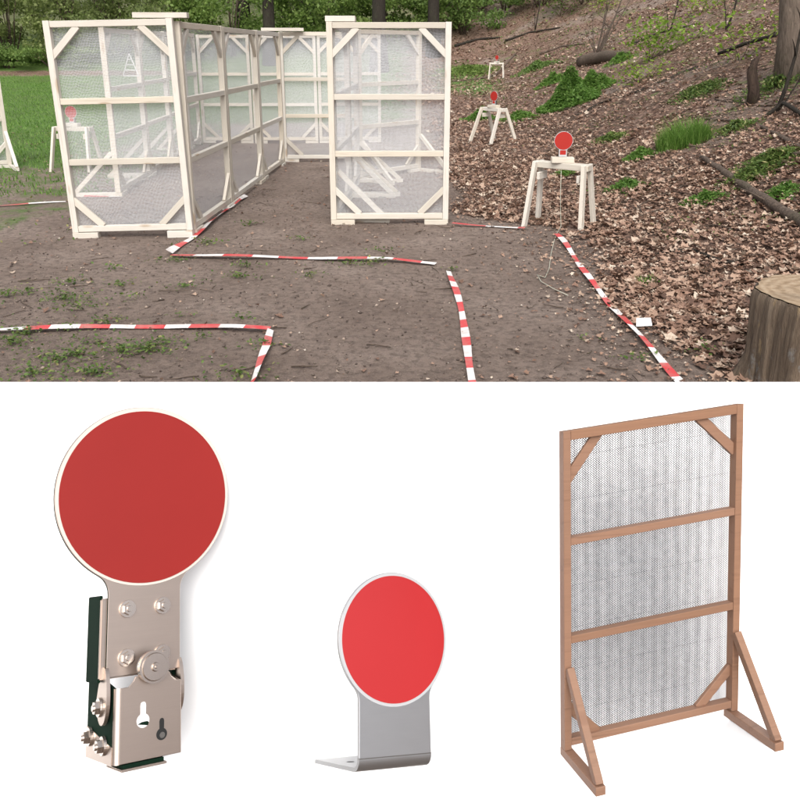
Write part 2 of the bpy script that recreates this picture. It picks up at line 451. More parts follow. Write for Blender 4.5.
# ragged, curled dead leaf: ten outline points in uneven lobes round a sunken midrib
_a = np.radians([270, 300, 335, 5, 40, 90, 135, 172, 208, 240]); _r = np.array([.50, .26, .46, .27, .50, .40, .47, .25, .48, .24])
DEAD = np.array([(r*math.cos(a)*.85, r*math.sin(a), .16*r*r*2+.10*math.sin(2.3*a)) for a, r in zip(_a, _r)]+[(0, .02, -.03)])
DEAD_F = [(10, k, (k+1) % 10) for k in range(10)]
def scatter_litter():
    P = []
    for (y0, y1, dens, x1) in ((.3, 3.2, 550, 4.5), (3.2, 6.0, 2000, 3.6), (6.0, 9.0, 1450, 5.2), (9.0, 13.0, 850, 7.5), (13.0, 20., 360, 11), (20, 36, 120, 20), (36, 62, 60, 30)):
        n = int((y1-y0)*(x1+.5)*dens)
        x = rng.uniform(-.5, x1, n); y = rng.uniform(y0, y1, n)
        ok = (x < .56*y+.6) | (y < 8); x, y = x[ok], y[ok]
        l, g, f = zone(x, y)
        if y0 >= 13: l = np.maximum(l, .75*(x > 1.5))
        cl = .5+.5*np.sin(x*2.3+1.3*np.sin(y*1.7))*np.sin(y*1.9+x)
        keep = rng.uniform(0, 1, len(x)) < np.clip(l*1.05, 0, 1)*(.45+.55*cl)*(1-.5*g)*np.where((x > 3.6) & (y > 7), .75, 1)
        P.append(np.stack([x[keep], y[keep]], 1))
    # strays on the bare soil
    n = 1500; P.append(np.stack([rng.uniform(-3.4, 1.6, n), 3.2+11*rng.uniform(0, 1, n)**1.3], 1))
    n = 900; q = np.stack([1.6-np.abs(rng.normal(0, .35, n)), rng.uniform(3.2, 8.5, n)], 1); P.append(q)
    n = 1500; P.append(np.stack([rng.uniform(-9, -2.6, n), rng.uniform(7, 18, n)], 1))
    p = np.concatenate(P); n = len(p)
    sc = 1.02*np.minimum(np.exp(rng.normal(-3.0, .42, n)), .10)*(1+.3*np.clip((p[:, 1]-9)/10, 0, 1.4)+.9*np.clip((p[:, 1]-20)/25, 0, 1.3))
    l = zone(p[:, 0], p[:, 1])[0]
    sc = np.where(l < .3, sc*rng.uniform(.25, .75, n), sc)
    z = terrain(p[:, 0], p[:, 1])+.012+l*rng.uniform(0, .03, n)+np.clip(fine(p[:, 0], p[:, 1]), -1, 1)*(.010+.014*l)
    o = bulk('leaf_litter', DEAD, DEAD_F, np.column_stack([p, z]), sc, rots(n, np.abs(rng.normal(.0, .38, n))), M['litter'])
    tag(o, 'dry brown fallen leaves strewn over the slope and the soil', 'leaf litter', kind='stuff')
scatter_litter()

def blades(cx, cy, n, rad, h, w, spread=.5, base=True):
    """grass blades: bent three-segment strips, returned as arrays"""
    r = rad*np.sqrt(rng.uniform(0, 1, n)); a = rng.uniform(0, 2*np.pi, n)
    x = cx+r*np.cos(a); y = cy+r*np.sin(a); z = terrain(x, y)-.01
    hh = h*rng.uniform(.45, 1.1, n)*(1-.45*(r/max(rad, 1e-6))**2)
    d = rng.uniform(0, 2*np.pi, n)*.6+a*.4; ln = hh*rng.uniform(.15, spread*1.6, n)
    dx, dy = np.cos(d), np.sin(d)
    Vb = []
    for f, wf in ((0, 1), (.55, .8), (1., .08)):
        off = ln*f*f; px = x+dx*off; py = y+dy*off; pz = z+hh*(f-.18*f*f*spread)
        Vb.append(np.stack([px-dy*w*wf, py+dx*w*wf, pz], 1)); Vb.append(np.stack([px+dy*w*wf, py-dx*w*wf, pz], 1))
    V_ = np.stack(Vb, 1)   # n,6,3
    return V_
BL_F = [(0, 1, 3, 2), (2, 3, 5, 4)]

def blade_obj(name, arrs, mat, parent=None, origin=None):
    V_ = np.concatenate(arrs); n = len(V_)
    if origin is not None: V_ = V_-np.array(origin)[None, None, :]
    me = bpy.data.meshes.new(name)
    me.vertices.add(n*6); me.vertices.foreach_set('co', V_.reshape(-1).astype(np.float32))
    L = np.array([0, 1, 3, 2, 2, 3, 5, 4]); LL = (L[None]+np.arange(n)[:, None]*6).ravel().astype(np.int32)
    me.loops.add(len(LL)); me.loops.foreach_set('vertex_index', LL)
    me.polygons.add(2*n); me.polygons.foreach_set('loop_start', np.arange(0, 8*n, 4, dtype=np.int32)); me.polygons.foreach_set('loop_total', np.full(2*n, 4, np.int32))
    me.update(calc_edges=True); me.materials.append(mat)
    o = bpy.data.objects.new(name, me)
    if origin is not None: o.location = origin
    return link(o, parent)

def scatter_weeds():
    spots = [(65, 300, .22, 150), (78, 308, .16, 80), (75, 357, .20, 130), (58, 362, .14, 70), (25, 335, .2, 110), (12, 345, .22, 130), (8, 297, .12, 60), (28, 293, .12, 40),
             (150, 352, .2, 140), (122, 352, .14, 90), (163, 345, .12, 60), (92, 376, .16, 110), (32, 376, .18, 130), (88, 345, .1, 40), (120, 286, .1, 40), (70, 284, .16, 60),
             (108, 324, .16, 70), (185, 288, .12, 40), (208, 245, .14, 60), (238, 278, .14, 60), (246, 268, .1, 40), (243, 320, .08, 30), (262, 347, .09, 40), (240, 378, .15, 80),
             (310, 277, .1, 34), (350, 265, .16, 60), (375, 264, .14, 40), (300, 240, .1, 24), (112, 270, .08, 20), (182, 318, .07, 20), (640, 360, .1, 30), (706, 352, .08, 26),
             (380, 252, .1, 26), (250, 225, .1, 24), (648, 284, .1, 44), (582, 340, .05, 12), (452, 272, .05, 16), (175, 262, .14, 50), (130, 300, .1, 26), (203, 340, .07, 20)]
    pos = []; 
    for u, v, r, n in spots:
        n = int(n*1.35)
        p = ray(u, v); a = rng.uniform(0, 2*np.pi, n); q = r*np.abs(rng.normal(0, .6, n))
        pos.append(np.stack([p.x+1.5*q*np.cos(a), p.y+q*np.sin(a)], 1))
    # thin weeds around the left side and behind the frames
    n = 5200; x = rng.uniform(-9, -2.4, n); y = rng.uniform(6.5, 17, n)
    cl = np.sin(x*2.1+1.1*np.sin(y*1.3))*np.sin(y*1.7+x*.6)
    keep = (cl > .05) & (rng.uniform(0, 1, n) < np.clip((-2.4-x)/2.2, 0, 1)); pos.append(np.stack([x[keep], y[keep]], 1))
    n = 16000; y = 6.5+36*rng.uniform(0, 1, n); x = 2.0+rng.uniform(0, 1, n)*(.5*y)
    cl = np.sin(x*1.9+1.4*np.sin(y*1.1)+1)*np.sin(y*1.5+x*.8+2); keep = cl > .35; pos.append(np.stack([x[keep], y[keep]], 1))
    p = np.concatenate(pos); n = len(p)
    z = terrain(p[:, 0], p[:, 1])+rng.uniform(.01, .045, n)*(1+.06*np.clip(p[:, 1]-10, 0, 40))
    sc = rng.uniform(.010, .030, n)*(1+.10*np.clip(p[:, 1]-5, 0, 30))
    o = bulk('weeds', LEAF, LEAF_F, np.column_stack([p, z]), sc, rots(n, np.abs(rng.normal(.0, .6, n))), M['weed'])
    tag(o, 'low green weeds sprouting in patches on the trampled soil', 'weeds', kind='stuff')
    # meadow grass
    arr = []
    n = 70000; x = rng.uniform(-17, -3.6, n); y = 9.5+27*rng.uniform(0, 1, n)**1.2
    g = zone(x, y)[1]; keep = rng.uniform(0, 1, n) < g*.9
    for xx, yy in zip(x[keep], y[keep]): pass
    xk, yk = x[keep], y[keep]
    arr = blades(0, 0, len(xk), 0.0, .085, .008, .7)
    # move each blade to its place
    arr = arr-arr[:, :1, :]*0
    arr[:, :, 0] += xk[:, None]; arr[:, :, 1] += yk[:, None]
    arr[:, :, 2] += (terrain(xk, yk)-terrain(0*xk, 0*yk))[:, None]
    w = .004*(1+yk/10)
    o = blade_obj('grass', [arr], M['grass']); tag(o, 'fresh green meadow grass on the left beyond the frames', 'grass', kind='stuff')
scatter_weeds()

def scatter_twigs():
    a = Acc()
    for _ in range(230):
        x = random.uniform(-3, 3.2); y = 3.1+8*random.random()**1.4; L = random.uniform(.04, .22); an = random.uniform(0, 6.3)
        pts = []
        for k in range(4):
            t = k/3; xx = x+math.cos(an)*L*t+random.uniform(-.01, .01); yy = y+math.sin(an)*L*t+random.uniform(-.01, .01)
            pts.append((xx, yy, tz(xx, yy)+.012))
        r = random.uniform(.002, .005); a.add(tube(pts, [r, r, r*.8, r*.4], 5))
    for _ in range(330):
        x = random.uniform(2.2, 8.5); y = random.uniform(6.5, 19); L = random.uniform(.15, .8); an = random.uniform(0, 6.3); bd_ = random.uniform(-.5, .5)
        pts = []
        for k in range(6):
            t = k/5; xx = x+math.cos(an+bd_*t)*L*t; yy = y+math.sin(an+bd_*t)*L*t
            pts.append((xx, yy, tz(xx, yy)+.02+.03*math.sin(t*3.1)*random.random()))
        r = random.uniform(.003, .009); a.add(tube(pts, [r, r, r*.9, r*.8, r*.6, r*.3], 5))
    o = a.obj('twigs', M['stick']); tag(o, 'small broken twigs littering the soil', 'twigs', kind='stuff')
    n = 6500
    x = rng.uniform(-3.4, 1.9, n); y = 3.1+7*rng.uniform(0, 1, n)**1.4
    t = np.array([(1, 0, 0), (-.9, .1, 0), (0, .8, .1), (.1, -.9, 0), (0, 0, .6), (0, .1, -.6)]); f = [(0, 2, 4), (2, 1, 4), (1, 3, 4), (3, 0, 4), (2, 0, 5), (1, 2, 5), (3, 1, 5), (0, 3, 5)]
    m = N('clods'); c = m.ramp(island(m), [(0, (.07, .05, .042)), (.45, (.15, .115, .095)), (.8, (.26, .205, .17)), (.93, (.36, .28, .22)), (1, (.55, .48, .41))])
    mm = m.done(m.bsdf(c, .9))
    o = bulk('soil_clods', t, f, np.stack([x, y, terrain(x, y)+.006+.01*fine(x, y)], 1), np.minimum(np.exp(rng.normal(-5.1, .45, n)), .02), rots(n, .4), mm)
    tag(o, 'crumbs of soil and small stones on the bare ground', 'soil crumbs', kind='stuff')
scatter_twigs()

# ------------------------------------------------------------------ mesh panels
RAIL1, RAIL2 = .70, 1.24
def panel(loc, end, label, H=1.92, feet=None, foot_len=.5, roll=0., group='wooden panels of the netted maze', dz=0.):
    """wooden frame with netting standing from loc to end (ground points). feet: -1 / +1 side of the local y axis"""
    x0, y0 = loc; x1, y1 = end
    W = math.hypot(x1-x0, y1-y0); rz = math.atan2(y1-y0, x1-x0)
    z0 = min(tz(x0, y0), tz(x1, y1))+dz
    r = empty('netting_panel', (x0, y0, z0), rz, label, 'mesh panel', group)
    r.rotation_euler = (0, -roll, rz)
    P = M['pine']; pw, pd = .056, .062; b = .05
    bar('post', r, (pw/2, 0, b), (pw/2, 0, H), pw, pd, P)
    bar('post', r, (W-pw/2, 0, b), (W-pw/2, 0, H), pw, pd, P)
    for nm, z in (('top_rail', H-.03), ('middle_rail', RAIL2), ('middle_rail', RAIL1), ('bottom_rail', b+.032)):
        bar(nm, r, (pw+.001, 0, z), (W-pw-.001, 0, z), .054, pd-.01, P)
    for sx in (0, 1):
        for zc, sz in ((H-.05, -1), (b+.055, 1)):
            L = .26; xa = .03 if sx == 0 else W-.03; xb = xa+(L if sx == 0 else -L)
            bar('corner_brace', r, (xa, -.006, zc+sz*L), (xb, -.006, zc), .056, .034, P)
        xa = .12 if sx == 0 else W-.12
        bar('foot_block', r, (xa-.118, -.004, b/2-.01), (xa+.118, -.004, b/2-.01), b+.016, pd+.02, P)
    # netting: slightly slack sheet stapled to the rear of the frame
    nx_, nz_ = 14, 24; vs = []; fs = []
    ph = random.random()*9
    for j in range(nz_+1):
        for i in range(nx_+1):
            x = .006+(W-.012)*i/nx_; z = b+.012+(H-b-.024)*j/nz_
            s = math.sin(math.pi*i/nx_)
            vs.append((x, .034+.010*s*(1+math.sin(5*z+ph+3*x)), z))
    for j in range(nz_):
        for i in range(nx_):
            a = j*(nx_+1)+i; fs.append((a, a+1, a+nx_+2, a+nx_+1))
    mesh_obj('netting', vs, fs, M['net'], r, True)
    if feet:
        for xa in (.03, W-.03):
            f = bar('foot', r, (xa, feet*.033, .025), (xa, feet*foot_len, .025), .05, .05, P, up=(0, 0, 1))
            bar('foot_brace', r, (xa, feet*(foot_len-.04), .045), (xa, feet*.036, .52), .05, .045, P, up=(1, 0, 0))
    return r

panel((-3.062, 7.36), (-1.942, 7.38), 'nearest panel on the left, facing us, with the left target stand showing through its net', H=1.925, roll=R(1.15), dz=0)
WA = [(-1.972, 7.435), (-1.905, 8.93), (-1.84, 10.66), (-1.77, 12.2)]
for i, lab in enumerate(('first panel of the long side wall, joined to the nearest left panel',
                         'middle panel of the long side wall along the soil passage',
                         'last panel of the long side wall, reaching the back panel across the passage')):
    (xa, ya), (xb, yb) = WA[i], WA[i+1]
    panel((xa, ya+.01), (xb, yb-.01), lab, H=1.92-.005*i, feet=None)
WB = [(-3.36, 9.47), (-3.44, 11.0), (-3.53, 12.5), (-3.62, 13.95), (-3.69, 15.0)]
for i, lab in enumerate(('front panel of the inner left wall, its edge post seen through the nearest left net',
                         'second panel from the front of the inner left wall, a triangle sign on its net',
                         'third panel from the front of the inner left wall, behind the long side wall',
                         'narrow rear panel of the inner left wall, at the far back corner')):
    (xa, ya), (xb, yb) = WB[i], WB[i+1]
    panel((xa, ya+.01), (xb, yb-.01), lab, feet=1 if i < 3 else None, foot_len=.55)
panel((-3.66, 15.1), (-2.72, 15.12), 'far back panel at the left end of the rear wall, seen through the side nets')
panel((-2.70, 15.12), (-1.52, 15.14), 'far back panel in the middle of the rear wall, seen through the long side wall')
panel((-1.50, 15.14), (-.35, 15.16), 'far back panel at the right end of the rear wall, directly behind the passage panel')
panel((-1.80, 12.5), (-.62, 12.52), 'panel closing off the back end of the bare soil passage')
panel((-.69, 7.9), (.482, 7.92), 'front panel on the right of the passage, facing us, beside the leaf litter')
panel((-.60, 9.45), (-.655, 7.97), 'side panel running back from the left post of the right front panel', feet=1, foot_len=.55)
panel((-.56, 10.58), (-.60, 9.49), 'second side panel further back inside the right front enclosure', feet=1, foot_len=.6)
panel((-.55, 10.66), (.28, 11.6), 'slanting back panel seen through the net of the right front panel', feet=-1, foot_len=.6)
panel((-6.74, 11.25), (-5.78, 11.97), 'panel cut off by the left picture edge, showing one braced foot on the grass', feet=-1, foot_len=.5, group=None)

def plank(p0, p1, z, label, w=.10, t=.045):
    r = bar('connecting_plank', None, (p0[0], p0[1], z+t/2), (p1[0], p1[1], z+t/2), w, t, M['pine'], up=(0, 0, 1))
    tag(r, label, 'plank', 'short planks laid over the panel tops')
plank((-2.33, 7.42), (-1.86, 7.44), 1.938, 'short plank lying across the top corner of the nearest left panel')
plank((-2.03, 12.33), (-1.42, 12.42), 1.935, 'short plank lying on top where the long side wall meets the back panel')
plank((-.70, 8.0), (-.42, 8.0), 1.925, 'short plank lying on the top left corner of the right front panel', .2, .05)

# triangle sign of thin white strips on the net of the inner left wall
tri = empty('triangle_sign', (-3.27, 10.1, tz(-3.27, 10.1)), -.35, 'small white triangle sign of thin strips on the inner left net', 'sign')
for a, b in (((-.3, .0), (.3, .0)), ((-.3, .0), (0, .42)), ((.3, .0), (0, .42)), ((-.22, .11), (.22, .11)), ((-.15, .21), (.15, .21)), ((-.08, .31), (.08, .31))):
    bar('strip', tri, (a[0]*.38, 0, 1.37+a[1]*.62), (b[0]*.38, 0, 1.37+b[1]*.62), .010, .008, M['label'], bev=0)

# ------------------------------------------------------------------ gong outlines
def gong_outline(Rr, hc, w, z0, fil=.03, n=64):
    """disc on a neck of width w down to z0; x,z points counter-clockwise"""
    hw = w/2
    # fillet circle of radius fil tangent to neck side (outside) and the disc
    cx = hw+fil; dz = math.sqrt(max((Rr+fil)**2-cx**2, 0)); cz = hc-dz
    a0 = math.atan2(cz-hc, cx)      # angle of tangent point on disc
    pts = []
    for i in range(n+1):
        a = a0+(math.pi-2*a0)*i/n
        pts.append((Rr*math.cos(a), hc+Rr*math.sin(a)))
    # left fillet
    b0 = math.atan2(hc-cz, cx); 
    for i in range(1, 7):
        a = b0*(1-i/6); pts.append((-cx+fil*math.cos(a), cz+fil*math.sin(a)))
    pts.append((-hw, z0)); pts.append((hw, z0))
    for i in range(0, 6):
        a = math.pi-b0*(i/6); pts.append((cx+fil*math.cos(a), cz+fil*math.sin(a)))
    return pts

def extrude_y(pts, y0, y1):
    n = len(pts)
    V_ = [(x, y0, z) for x, z in pts]+[(x, y1, z) for x, z in pts]
    F_ = [tuple(range(n)), tuple(range(2*n-1, n-1, -1))]+[((i+1) % n, i, n+i, n+(i+1) % n) for i in range(n)]
    return V_, F_

def bm_from(VF):
    bm = bmesh.new(); vs = [bm.verts.new(v) for v in VF[0]]
    for f in VF[1]:
        try: bm.faces.new([vs[i] for i in f])
        except ValueError: pass
    return bm

def prism(name, pts, y0, y1, mat, parent, bev=0., side=None):
    bm = bm_from(extrude_y(pts, y0, y1))
    bmesh.ops.recalc_face_normals(bm, faces=bm.faces)
    if bev: bmesh.ops.bevel(bm, geom=[e for e in bm.edges], offset=bev, segments=1, affect='EDGES')
    if side is not None:
        bm.normal_update()
        for f in bm.faces: f.material_index = 1 if abs(f.normal.y) < .3 else 0
    o = bm_obj(name, bm, mat, parent)
    if side is not None: o.data.materials.append(side)
    return o

def circle(cx, cz, r, n=48): return [(cx+r*math.cos(2*math.pi*i/n), cz+r*math.sin(2*math.pi*i/n)) for i in range(n)]
def rect(x0, z0, x1, z1): return [(x0, z0), (x1, z0), (x1, z1), (x0, z1)]

# ------------------------------------------------------------------ target stands
def stand(p, rz, label, h=.62, L=.57, splay=.21):
    r = empty('sawhorse_stand', (p[0], p[1], tz(p[0], p[1])), rz, label, 'stand', 'small wooden sawhorse stands')
    P = M['pine']
    bar('beam', r, (-L/2, 0, h-.03), (L/2, 0, h-.03), .10, .06, P, up=(0, 0, 1), bev=.004)
    for sx in (-1, 1):
        for sy in (-1, 1):
            gx = sx*(L/2+.012); gy = sy*splay
            c, s_ = math.cos(rz), math.sin(rz)
            zz = tz(p[0]+c*gx-s_*gy, p[1]+s_*gx+c*gy)-tz(p[0], p[1])
            bar('leg', r, (sx*(L/2-.036), sy*.066, h-.004), (gx, gy, zz-.01), .062, .036, P, up=(1, 0, 0))
        bar('cross_tie', r, (sx*(L/2-.08), -.085, h-.135), (sx*(L/2-.08), .085, h-.135), .03, .07, P, up=(0, 0, 1))
    return r

def small_gong(p, rz, label, h=.62, Rr=.088, block=True):
    r = empty('gong_target', (p[0], p[1], tz(p[0], p[1])+h), rz, label, 'target', 'red gong targets on the stands')
    if block: bar('base_block', r, (-.105, 0, .026), (.105, 0, .026), .11, .05, M['pine'], up=(0, 0, 1))
    zc = .205
    pl = prism('plate', gong_outline(Rr, zc, .075, .055, .02, 40), -.002, .004, M['edge_steel'], r)
    prism('red_face', circle(0, zc, Rr*.955, 40), -.004, -.0022, M['red_vivid'], r)
    prism('red_tab', rect(-.028, .075, .028, .116), -.0038, -.0022, M['red_vivid'], r)
    bm = bmesh.new(); bmesh.ops.create_cube(bm, size=1); bmesh.ops.scale(bm, vec=(.07, .05, .075), verts=bm.verts); bmesh.ops.translate(bm, vec=(0, .03, .0885), verts=bm.verts)
    bm_obj('bracket', bm, M['dark_metal'], r)
    return r

ST = [((1.545, 7.66), R(-36), 'nearest sawhorse stand on the right, beside the barrier tape'),
      ((1.70, 14.9), R(-56), 'middle sawhorse stand in the leaf litter behind the nearest right stand'),
      ((3.85, 33.2), R(-12), 'farthest and smallest sawhorse stand at the foot of the slope'),
      ((-4.72, 11.75), R(-8), 'left sawhorse stand in the weeds partly behind the nearest left net')]
GL = ['nearest round red gong on the right stand, facing us', 'middle red gong turned sideways on the second right stand',
      'farthest tiny red gong on the most distant stand', 'red gong on the left stand, seen through the net']
for i, (p, rz, lab) in enumerate(ST):
    stand(p, rz, lab, splay=(.15, .30, .22, .20)[i])
    small_gong(p, (R(-4), R(-48), R(-40), R(-6))[i], GL[i], block=True)

# pull cord hanging from the nearest stand
pc = [(556, 172)]
a = Acc(); base = Vector((1.545, 7.60, tz(1.545, 7.6)))
pts = [base+Vector((-.03, -.06, .56)), base+Vector((-.03, -.10, .30)), base+Vector((-.02, -.16, .05))]
for u, v in ((555, 238), (551, 255), (549, 270), (545, 279), (537, 276), (541, 283), (553, 290), (568, 297)): 
    q = ray(u, v); pts.append(q+Vector((0, 0, .012)))
a.add(tube(pts, [.0028]*len(pts), 6)); o = a.obj('pull_cord', M['cord']); tag(o, 'thin pale pull cord trailing from the nearest right stand onto the soil', 'cord')

# ------------------------------------------------------------------ barrier tape
def tape(pix, label, width=.066, start=0, stripe=.21, twist=None, lift=.012, rs=1.):
    """ribbon along ground points; edges wander and the strip rolls a little"""
    P = []
    for q in pix: P.append(ray(*q) if len(q) == 2 else Vector(q))
    # resample
    pts = [P[0]]; acc = 0
    step = .03; dens = []
    for a, b in zip(P[:-1], P[1:]):
        n = max(2, int((b-a).length/step))
        for k in range(1, n+1): pts.append(a.lerp(b, k/n))
    Vv = []; Ff = []; mi = []; dist = 0
    ph = random.random()*6
    for i, p in enumerate(pts):
        if i: dist += (pts[i]-pts[i-1]).length
        t = (pts[min(i+1, len(pts)-1)]-pts[max(i-1, 0)]); t.z = 0
        t = t.normalized() if t.length > 1e-6 else Vector((1, 0, 0))
        nrm = Vector((-t.y, t.x, 0))
        roll = .13*math.sin(dist*1.7+ph)+.10*math.sin(dist*4.1+2*ph)
        roll *= rs
        if twist: roll += twist*math.sin(dist*2.3+ph)
        wl = width/2*(.86+.14*math.sin(dist*6+ph))
        z = tz(p.x, p.y)+lift+.010+.009*math.sin(dist*5+ph)+abs(math.sin(roll))*wl
        off = .012*math.sin(dist*2.9+ph)
        for s in (-1, 1):
            Vv.append((p.x+nrm.x*(off+s*wl*math.cos(roll)), p.y+nrm.y*(off+s*wl*math.cos(roll)), z+s*wl*math.sin(roll)))
        if i:
            a = 2*(i-1); Ff.append((a, a+1, a+3, a+2)); mi.append((int((dist+.001)/stripe)+start) % 2)
    o = mesh_obj('barrier_tape', Vv, Ff, None, None, True, [M['tape_red'], M['tape_white']], mi)
    return tag(o, label, 'tape', 'red and white tapes marking lines on the ground')

tape([(-30, 334), (60, 332), (120, 330), (185, 329), (235, 330), (271, 332)], 'red and white tape running from the left picture edge to the lower corner', start=0, stripe=.17)
tape([(272, 333), (266, 350), (259, 366), (252, 384), (243, 400)], 'short red and white tape turning from the lower corner towards us', width=.05, start=1, stripe=.16, twist=.5)
tape([(172, 257), (205, 259), (260, 260), (330, 261), (390, 262), (436, 266)], 'red and white tape crossing the soil in front of both front panels', width=.075, start=0, stripe=.24, rs=.3, lift=.018)
tape([(171, 257), (182, 247), (197, 235), (215, 221), (232, 208), (246, 198)], 'red and white tape running along the foot of the long side wall', start=1, stripe=.26, twist=.4)
tape([(450, 273), (456, 296), (462, 325), (468, 352), (474, 384), (479, 402)], 'red and white tape leading towards us down the middle of the soil', width=.052, start=1, stripe=.17)
tape([(556, 236), (572, 257), (590, 280), (608, 304), (632, 334), (655, 358), (676, 379), (700, 402)], 'red and white tape along the edge of the leaf litter on the right', width=.052, start=0, stripe=.2)
tape([(452, 226), (470, 227), (495, 228), (525, 230)], 'short red and white tape between the right front panel and the nearest stand', width=.06, start=0, stripe=.34, rs=.3, lift=.016)
tape([(-20, 208), (20, 206), (66, 202)], 'faded red and white tape behind the weeds on the far left', width=.045, start=0, stripe=.5, lift=0)
tape([(84, 199), (100, 199), (121, 198)], 'short red and white tape seen through the nearest left net', width=.05, start=0, stripe=.3)

pp = ray(643, 330)
o = mesh_obj('paper_tag', [(-.05, -.02, .012), (.045, -.028, .02), (.05, .03, .05), (-.035, .04, .045), (-.05, -.02, .009), (.045, -.028, .017), (.05, .03, .047), (-.035, .04, .042)],
             [(0, 1, 2, 3), (7, 6, 5, 4), (0, 4, 5, 1), (1, 5, 6, 2), (2, 6, 7, 3), (3, 7, 4, 0)], M['label'])
o.location = pp+Vector((0, 0, .02)); tag(o, 'small white paper tag lying beside the right barrier tape', 'paper tag')

# ------------------------------------------------------------------ stump
def stump():
    c = (2.125, 3.76); z0 = tz(*c); h = .47
    r = empty('tree_stump', (c[0], c[1], z0), 0, 'cut tree stump with peeling bark at the right picture edge', 'stump')
    n = 180; V_ = []; F_ = []
    prof = [(-.1, 1.0), (0, .99), (.05, .975), (.12, .975), (.20, .98), (.27, .985), (.34, .99), (.40, .99), (.45, .985), (.47, .965)]
    def rad(a): return .355*(1+.03*math.sin(3*a+1)+.02*math.sin(7*a)+.012*math.sin(13*a+2)+.01*math.sin(23*a))
    for z, k in prof:
        for i in range(n):
            a = 2*math.pi*i/n; kk = k+(.10*max(0, math.sin(5*a+.5))*max(0, .1-z)/.1)
            kk *= 1+.010*math.sin(37*a+3*math.sin(6*z+a*2))+.008*math.sin(61*a+2*math.sin(9*z)); V_.append((rad(a)*kk*math.cos(a), rad(a)*kk*math.sin(a), z+.012*math.sin(a+2)*(z/h)))
    for j in range(len(prof)-1):
        for i in range(n): F_.append((j*n+i, j*n+(i+1) % n, (j+1)*n+(i+1) % n, (j+1)*n+i))
    m = N('stump_side'); P = m.coord('Object', (16, 16, 1.3)); g = m.noise(P, 1.6, 8, .7, .5)
    c1 = m.ramp(g, [(.3, (.075, .050, .034)), (.5, (.20, .145, .100)), (.7, (.34, .26, .185))])
    pt = m.ramp(m.noise(m.coord('Object', (7, 7, 2.2)), 1.3, 5, .6), [(.56, (0, 0, 0)), (.60, (1, 1, 1))])
    c1 = m.mix(m.math('MULTIPLY', pt, .8), c1, (.42, .30, .17))
    gy = m.ramp(m.noise(m.coord('Object', (3, 3, 3)), 2.5, 6, .7), [(.58, (0, 0, 0)), (.66, (1, 1, 1))])
    c1 = m.mix(m.math('MULTIPLY', gy, .7), c1, (.34, .33, .31))
    mesh_obj('bark', V_, F_, m.done(m.bsdf(c1, .85, bump=m.math('ADD', g, m.math('MULTIPLY', m.noise(m.coord('Object', (30, 30, 6)), 2., 6, .7), .6)), bstr=1., bdist=.03)), r, True)
    m = N('stump_top'); P = m.n('ShaderNodeTexCoord'); s = m.n('ShaderNodeVectorMath', operation='LENGTH')
    ns = m.noise(P.outputs['Object'], 4, 5); m.l(P.outputs['Object'], s.inputs[0])
    q = m.math('ADD', s.outputs['Value'], m.math('MULTIPLY', ns, .05))
    rg = m.math('SINE', m.math('MULTIPLY', q, 260.)); gn = m.noise(P.outputs['Object'], 30, 5)
    c2 = m.ramp(m.math('ADD', m.math('MULTIPLY', rg, .12), gn), [(.25, (.23, .155, .09)), (.5, (.36, .26, .165)), (.8, (.46, .36, .25))])
    st = m.ramp(m.noise(P.outputs['Object'], 3.3, 5), [(.5, (0, 0, 0)), (.68, (.7, .7, .7))])
    c2 = m.mix(st, c2, (.22, .165, .11))
    top = [(0, 0, h+.004)]; tf = []
    for k in (1., ):
        for i in range(n):
            a = 2*math.pi*i/n; top.append((rad(a)*.955*math.cos(a), rad(a)*.955*math.sin(a), h+.004+.012*math.sin(a+2)))
    for i in range(n): tf.append((0, 1+i, 1+(i+1) % n))
    mesh_obj('cut_face', top, tf, m.done(m.bsdf(c2, .8, bump=gn, bstr=.5, bdist=.01)), r)
stump()

# ------------------------------------------------------------------ branches, logs, snags
def branch(name, pix, r0, r1, label, cat, mat='stick', lift=None, group=None, n=8, sides=()):
    pts = []; m_ = len(pix)
    for i, q in enumerate(pix):
        p = ray(q[0], q[1]); rr = r0+(r1-r0)*i/(m_-1)
        pts.append(p+Vector((0, 0, rr*.7+(q[2] if len(q) > 2 else 0))))
    fin = []; rads = []
    for i in range(m_-1):
        for k in range(4):
            t = k/4; fin.append(pts[i].lerp(pts[i+1], t)+Vector((random.uniform(-1, 1), random.uniform(-1, 1), random.uniform(-.5, .8)))*.5*(r0+r1)/2*.5)
            rads.append((r0+(r1-r0)*(i+t)/(m_-1))*random.uniform(.9, 1.1))
    fin.append(pts[-1]); rads.append(r1)
    a = Acc(); a.add(tube(fin, rads, n))
    for (i, du, dv, up, rr) in sides:
        p = fin[min(i, len(fin)-1)]; 
        a.add(tube([p, p+Vector((du*.5, dv*.5, up*.6)), p+Vector((du, dv, up))], [rr, rr*.7, rr*.3], 6))
    o = a.obj(name, M[mat]); o_ = p0 = pts[0]
    tag(o, label, cat, group); return o
BG = 'dead branches lying on the slope'
branch('fallen_branch', [(702, 160), (722, 174), (745, 190), (770, 207), (800, 226), (830, 243)], .035, .055, 'thick grey fallen branch slanting down to the right picture edge', 'branch', sides=((6, .3, -.1, .05, .012), (12, -.2, .3, .1, .01)), group=BG)
branch('fallen_branch', [(672, 114), (700, 119), (735, 122), (755, 124), (780, 138), (805, 152)], .012, .028, 'pale thin branch arching from the tuft towards the right picture edge', 'branch', group=BG)
branch('fallen_branch', [(650, 190), (690, 187), (725, 178), (760, 160), (810, 158, .05)], .012, .02, 'pale bowed branch crossing above the thick fallen branch', 'branch', group=BG)
